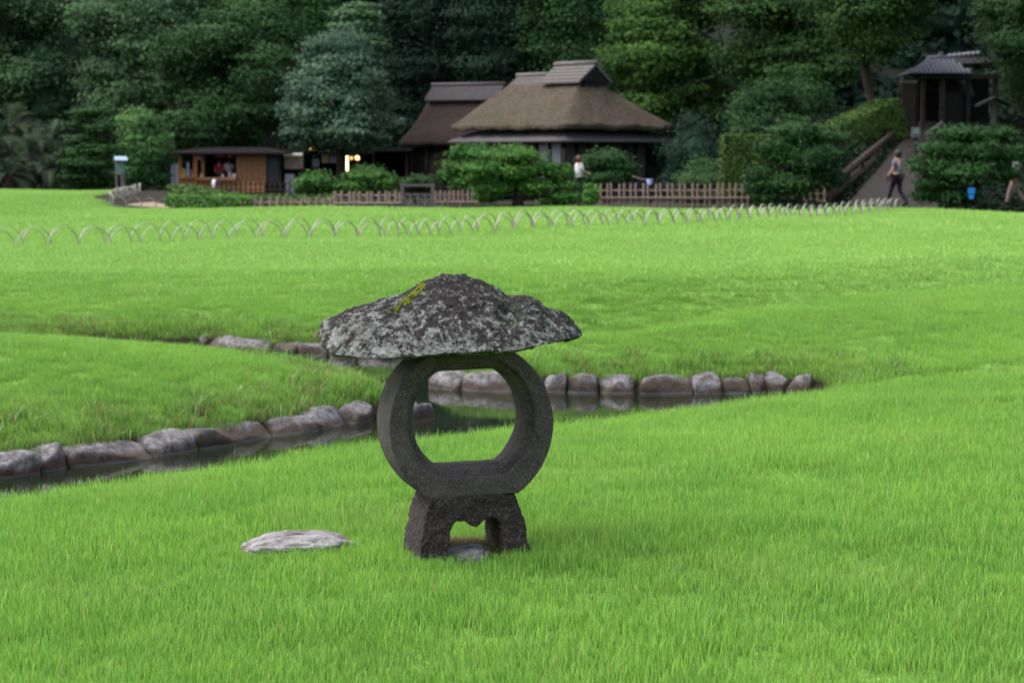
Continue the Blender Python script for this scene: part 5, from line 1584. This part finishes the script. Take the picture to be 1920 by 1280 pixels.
# notice box on a post
px_ = 1717; Y_ = 66; q = W(px_, 250, Y_); g_ = H(q.x, Y_)
nb = thing('notice_post', 'small grey notice box on a dark post before the gate', 'signpost', (q.x, Y_, g_))
MB().box((0, 0, (q.z - g_) / 2 - .1), (.08, .08, q.z - g_ + .2)).build('post', DARKW, nb)
MB().box((0, -.02, W(px_, 248, Y_).z - g_), (.27, .12, .34)).build('box', simple('notice_box_grey', (0.06, 0.068, 0.066)), nb)
MB().box((0, -.09, W(px_, 246, Y_).z - g_), (.18, .02, .18)).build('notice', simple('notice_paper', (0.10, 0.12, 0.12)), nb)
# roofed lamp post on the right
px_ = 1863; Y_ = 66; q = W(px_, 194, Y_); g_ = H(q.x, Y_)
LAMPW = simple('old_post_wood', (0.04, 0.036, 0.036))
lp = thing('roofed_lamp_post', 'wooden post with a small dark gabled roof right of the gate', 'lamp post', (q.x, Y_, g_))
MB().box((0, 0, (q.z - g_) / 2 - .1), (.15, .15, q.z - g_ + .2)).build('post', LAMPW, lp)
zt = q.z - g_
for sgn in (-1, 1):
    MB().add([(0, -.35, zt + .22), (0, .35, zt + .22), (sgn * .55, .35, zt - .04), (sgn * .55, -.35, zt - .04), (0, -.35, zt + .16), (0, .35, zt + .16), (sgn * .55, .35, zt - .1), (sgn * .55, -.35, zt - .1)],
             [(0, 1, 2, 3), (4, 7, 6, 5), (3, 2, 6, 7), (0, 4, 5, 1), (0, 3, 7, 4), (1, 5, 6, 2)]).build('roof_slope', DARKW, lp)

# blue box fixed under the right pine; pale blue bucket behind the lattice fence
q = W(1821, 358, 52.9)
bx_ = thing('blue_box', 'bright blue plastic box hanging beside the trunk of the right clipped pine', 'box', tuple(q))
bevel(MB().box((0, 0, 0), (.17, .12, .17), taper=1.12).build('upper_case', simple('blue_plastic', (0.02, 0.25, 0.75), 0.4, 0.05), bx_), .015)
bevel(MB().box((0, 0, -.16), (.12, .10, .13), taper=1.1).build('lower_case', simple('blue_plastic_lower', (0.02, 0.22, 0.68), 0.4, 0.05), bx_), .015)
MB().tube([(0, .06, .05), (.2, .25, .1)], .012, 5).build('bracket', DARKW, bx_)
q = W(1218, 340, 62)
bk = thing('bucket', 'pale blue bucket on a stand behind the lattice fence before the house', 'bucket', (q.x, 62, H(q.x, 62)))
MB().tube([(0, 0, q.z - H(q.x, 62) - .1), (0, 0, q.z - H(q.x, 62) + .07)], [.07, .10], 12).build('pail', simple('pale_blue_plastic', (0.4, 0.5, 0.85), 0.4, .05), bk)
MB().tube([(-.55, 0, q.z - H(q.x, 62) + .16), (0, 0, q.z - H(q.x, 62))], .022, 6).build('handle', BAMBOO, bk)
MB().box((0, 0, (q.z - H(q.x, 62)) / 2 - .08), (.12, .12, q.z - H(q.x, 62) - .1)).build('stand', DARKW, bk)

# ------------------------------------------------------------------ people
SKIN = simple('skin', (0.42, 0.24, 0.17), 0.6, 0.05)
HAIR = simple('dark_hair', (0.012, 0.009, 0.008), 0.6, 0.2, 30)
HAIRB = simple('brown_hair', (0.07, 0.025, 0.018), 0.6, 0.2, 30)
def skinned(name, verts, edges, m, parent, root=0, sub=1):
    me = bpy.data.meshes.new(name)
    me.from_pydata([v[0] for v in verts], edges, [])
    me.materials.append(m)
    o = link(name, me, None, parent)
    sk = o.modifiers.new('skin', 'SKIN'); sk.use_smooth_shade = True
    for i, v in enumerate(verts):
        r = v[1]; me.skin_vertices[0].data[i].radius = (r, r) if not hasattr(r, '__len__') else r
    me.skin_vertices[0].data[root].use_root = True
    sb_ = o.modifiers.new('subd', 'SUBSURF'); sb_.levels = sub; sb_.render_levels = sub
    return o

def person(label, loc, rz, J, top, bottom, hair, scale=1.0, long_sleeve=False, bag=None):
    """faces local +x; J overrides joints"""
    t = thing('person', label, 'person', loc, rz); t.scale = (scale,) * 3
    D = dict(pelvis=(0, 0, .93), waist=(0, 0, 1.06), chest=(.01, 0, 1.28), neck=(.01, 0, 1.42), head=(.03, 0, 1.52), crown=(.02, 0, 1.62),
             shL=(0, .17, 1.37), shR=(0, -.17, 1.37), elL=(-.04, .22, 1.10), elR=(.03, -.22, 1.10), wrL=(.06, .22, .88), wrR=(.14, -.20, .90),
             hipL=(0, .09, .88), hipR=(0, -.09, .88), knL=(.17, .09, .50), knR=(-.02, -.09, .49), anL=(.26, .09, .09), anR=(-.27, -.09, .17), toL=(.42, .09, .04), toR=(-.16, -.09, .05))
    D.update(J)
    v = []; idx = {}; e = []
    def add(n, r, par=None, co=None):
        idx[n] = len(v); v.append((co if co is not None else D[n], r))
        if par: e.append((idx[par], idx[n]))
    add('pelvis', (.13, .10)); add('waist', (.12, .09), 'pelvis'); add('chest', (.15, .10), 'waist'); add('neck', .052, 'chest'); add('head', (.078, .088), 'neck'); add('crown', .065, 'head')
    add('nose', .014, 'head', tuple(Vector(D['head']) + Vector((.095, 0, .0))))
    for s_ in 'LR':
        add('sh' + s_, .052, 'chest'); add('el' + s_, .038, 'sh' + s_); add('wr' + s_, .026, 'el' + s_)
        wv = Vector(D['wr' + s_]); dv = (wv - Vector(D['el' + s_])).normalized(); sv = dv.cross(Vector((0, 1, 0))).normalized()
        pm = wv + dv * .07; add('pm' + s_, .03, 'wr' + s_, tuple(pm))
        for k in range(4):
            L_ = (.075, .085, .08, .062)[k]; f0 = pm + sv * (k - 1.5) * .02 + dv * .02
            add('f%d%s' % (k, s_), .009, 'pm' + s_, tuple(f0)); add('g%d%s' % (k, s_), .008, 'f%d%s' % (k, s_), tuple(f0 + dv * L_ * .8 + Vector((0, -.02 if s_ == 'L' else .02, 0))))
        add('th' + s_, .010, 'pm' + s_, tuple(wv + dv * .045 + sv * .05))
        add('hip' + s_, .085, 'pelvis'); add('kn' + s_, .055, 'hip' + s_); add('an' + s_, .036, 'kn' + s_); add('to' + s_, .032, 'an' + s_)
    skinned('body', v, e, SKIN, t)
    def sub(names, rad, edges):
        vv = [(D[n], r) for n, r in zip(names, rad)]; ix = {n: i for i, n in enumerate(names)}
        return vv, [(ix[a_], ix[b_]) for a_, b_ in edges]
    lerp = lambda a_, b_, f: tuple(Vector(D[a_]).lerp(Vector(D[b_]), f))
    D['midL'] = lerp('shL', 'elL', .85 if not long_sleeve else 1.0); D['midR'] = lerp('shR', 'elR', .85 if not long_sleeve else 1.0)
    D['hem'] = tuple(Vector(D['pelvis']) + Vector((0, 0, -.04)))
    nm = ['hem', 'waist', 'chest', 'shL', 'shR', 'midL', 'midR']
    skinned('shirt', *sub(nm, [(.165, .13), (.15, .12), (.175, .125), .075, .075, .062, .062], [('hem', 'waist'), ('waist', 'chest'), ('chest', 'shL'), ('chest', 'shR'), ('shL', 'midL'), ('shR', 'midR')]), top, t)
    nm = ['pelvis', 'hipL', 'hipR', 'knL', 'knR', 'anL', 'anR']
    skinned('trousers', *sub(nm, [(.15, .12), .105, .105, .072, .072, .055, .055], [('pelvis', 'hipL'), ('pelvis', 'hipR'), ('hipL', 'knL'), ('hipR', 'knR'), ('knL', 'anL'), ('knR', 'anR')]), bottom, t)
    for s_ in 'LR':
        a_ = Vector(D['an' + s_]); b_ = Vector(D['to' + s_])
        MB().tube([a_ - (b_ - a_) * .25 + Vector((0, 0, -.03)), a_ + Vector((0, 0, -.03)), b_], [.038, .05, .036], 8).build('shoe', DARKW, t, True)
    hm = rock_mesh('hair', hair, (.23, .21, .25), 2.1, 3, .05, 3)
    o = link('hair', hm, None, t); o.location = Vector(D['head']) + Vector((-.03, 0, .035))
    for sy in (-1, 1):
        link('eye', rock_mesh('eye', HAIR, (.02, .02, .014), 2, 1, 0, 1), None, t, tuple(Vector(D['head']) + Vector((.082, sy * .03, .015))))
        link('ear', rock_mesh('ear', SKIN, (.04, .02, .06), 2, 2, 0, 1), None, t, tuple(Vector(D['head']) + Vector((0, sy * .088, 0))))
    if bag:
        MB().box(bag[0], bag[1], taper=.8).build('bag', bag[2], t)
    return t

CHECK = simple('grey_checked_cloth', (0.11, 0.10, 0.14), 0.85, 0.45, 22)
NAVY = simple('dark_navy_cloth', (0.012, 0.014, 0.028), 0.85, 0.2)
q = W(1690, 300, 57.5)
person('person in grey checked shirt and dark trousers walking left at the slope foot', (q.x - .1, 57.5, H(q.x, 57.5) + .03), math.pi - .75,
       dict(elR=(-.05, -.22, 1.12), elL=(.02, .23, 1.13), wrL=(.17, .23, .93)), CHECK, NAVY, HAIR, .98, bag=((.10, .27, .84), (.22, .10, .16), BROWNW))
q = W(1086, 300, 57)
person('person in a white shirt beside the large clipped pine', (q.x, 57, H(q.x, 57) + .02), math.radians(20),
       dict(elR=(.08, -.20, 1.14), wrR=(.27, -.10, 1.10), elL=(-.08, .22, 1.12), knL=(.06, .09, .5), anL=(.04, .09, .08), toL=(.2, .09, .04), knR=(.02, -.09, .49), anR=(-.06, -.09, .08), toR=(.1, -.09, .04)),
       WHITEM, NAVY, HAIRB, .86)
q = W(1906, 300, 56.5)
person('person in pale green top partly behind the right clipped pine', (q.x, 56.5, H(q.x, 56.5) + .02), math.pi - .2,
       dict(elR=(.03, -.22, 1.12), wrR=(.2, -.2, .95)), simple('pale_green_cloth', (0.10, 0.17, 0.15)), simple('tan_cloth', (0.16, 0.11, 0.09)), HAIR, .98)
std = dict(knL=(.02, .09, .5), anL=(0, .09, .08), toL=(.14, .09, .04), knR=(.02, -.09, .49), anR=(0, -.09, .08), toR=(.14, -.09, .04), elL=(.06, .22, 1.12), wrL=(.25, .14, 1.05), elR=(.06, -.22, 1.12), wrR=(.25, -.14, 1.05))
q = W(411, 300, KY - .2)
person('seller in a red apron behind the kiosk counter', (q.x, KY - .2, KZ), -math.pi / 2, std, REDM, NAVY, HAIR, .95)
q = W(429, 300, KY - .2)
person('seller in white behind the kiosk counter', (q.x, KY - .2, KZ), -math.pi / 2 + .4, std, WHITEM, NAVY, HAIR, .98)
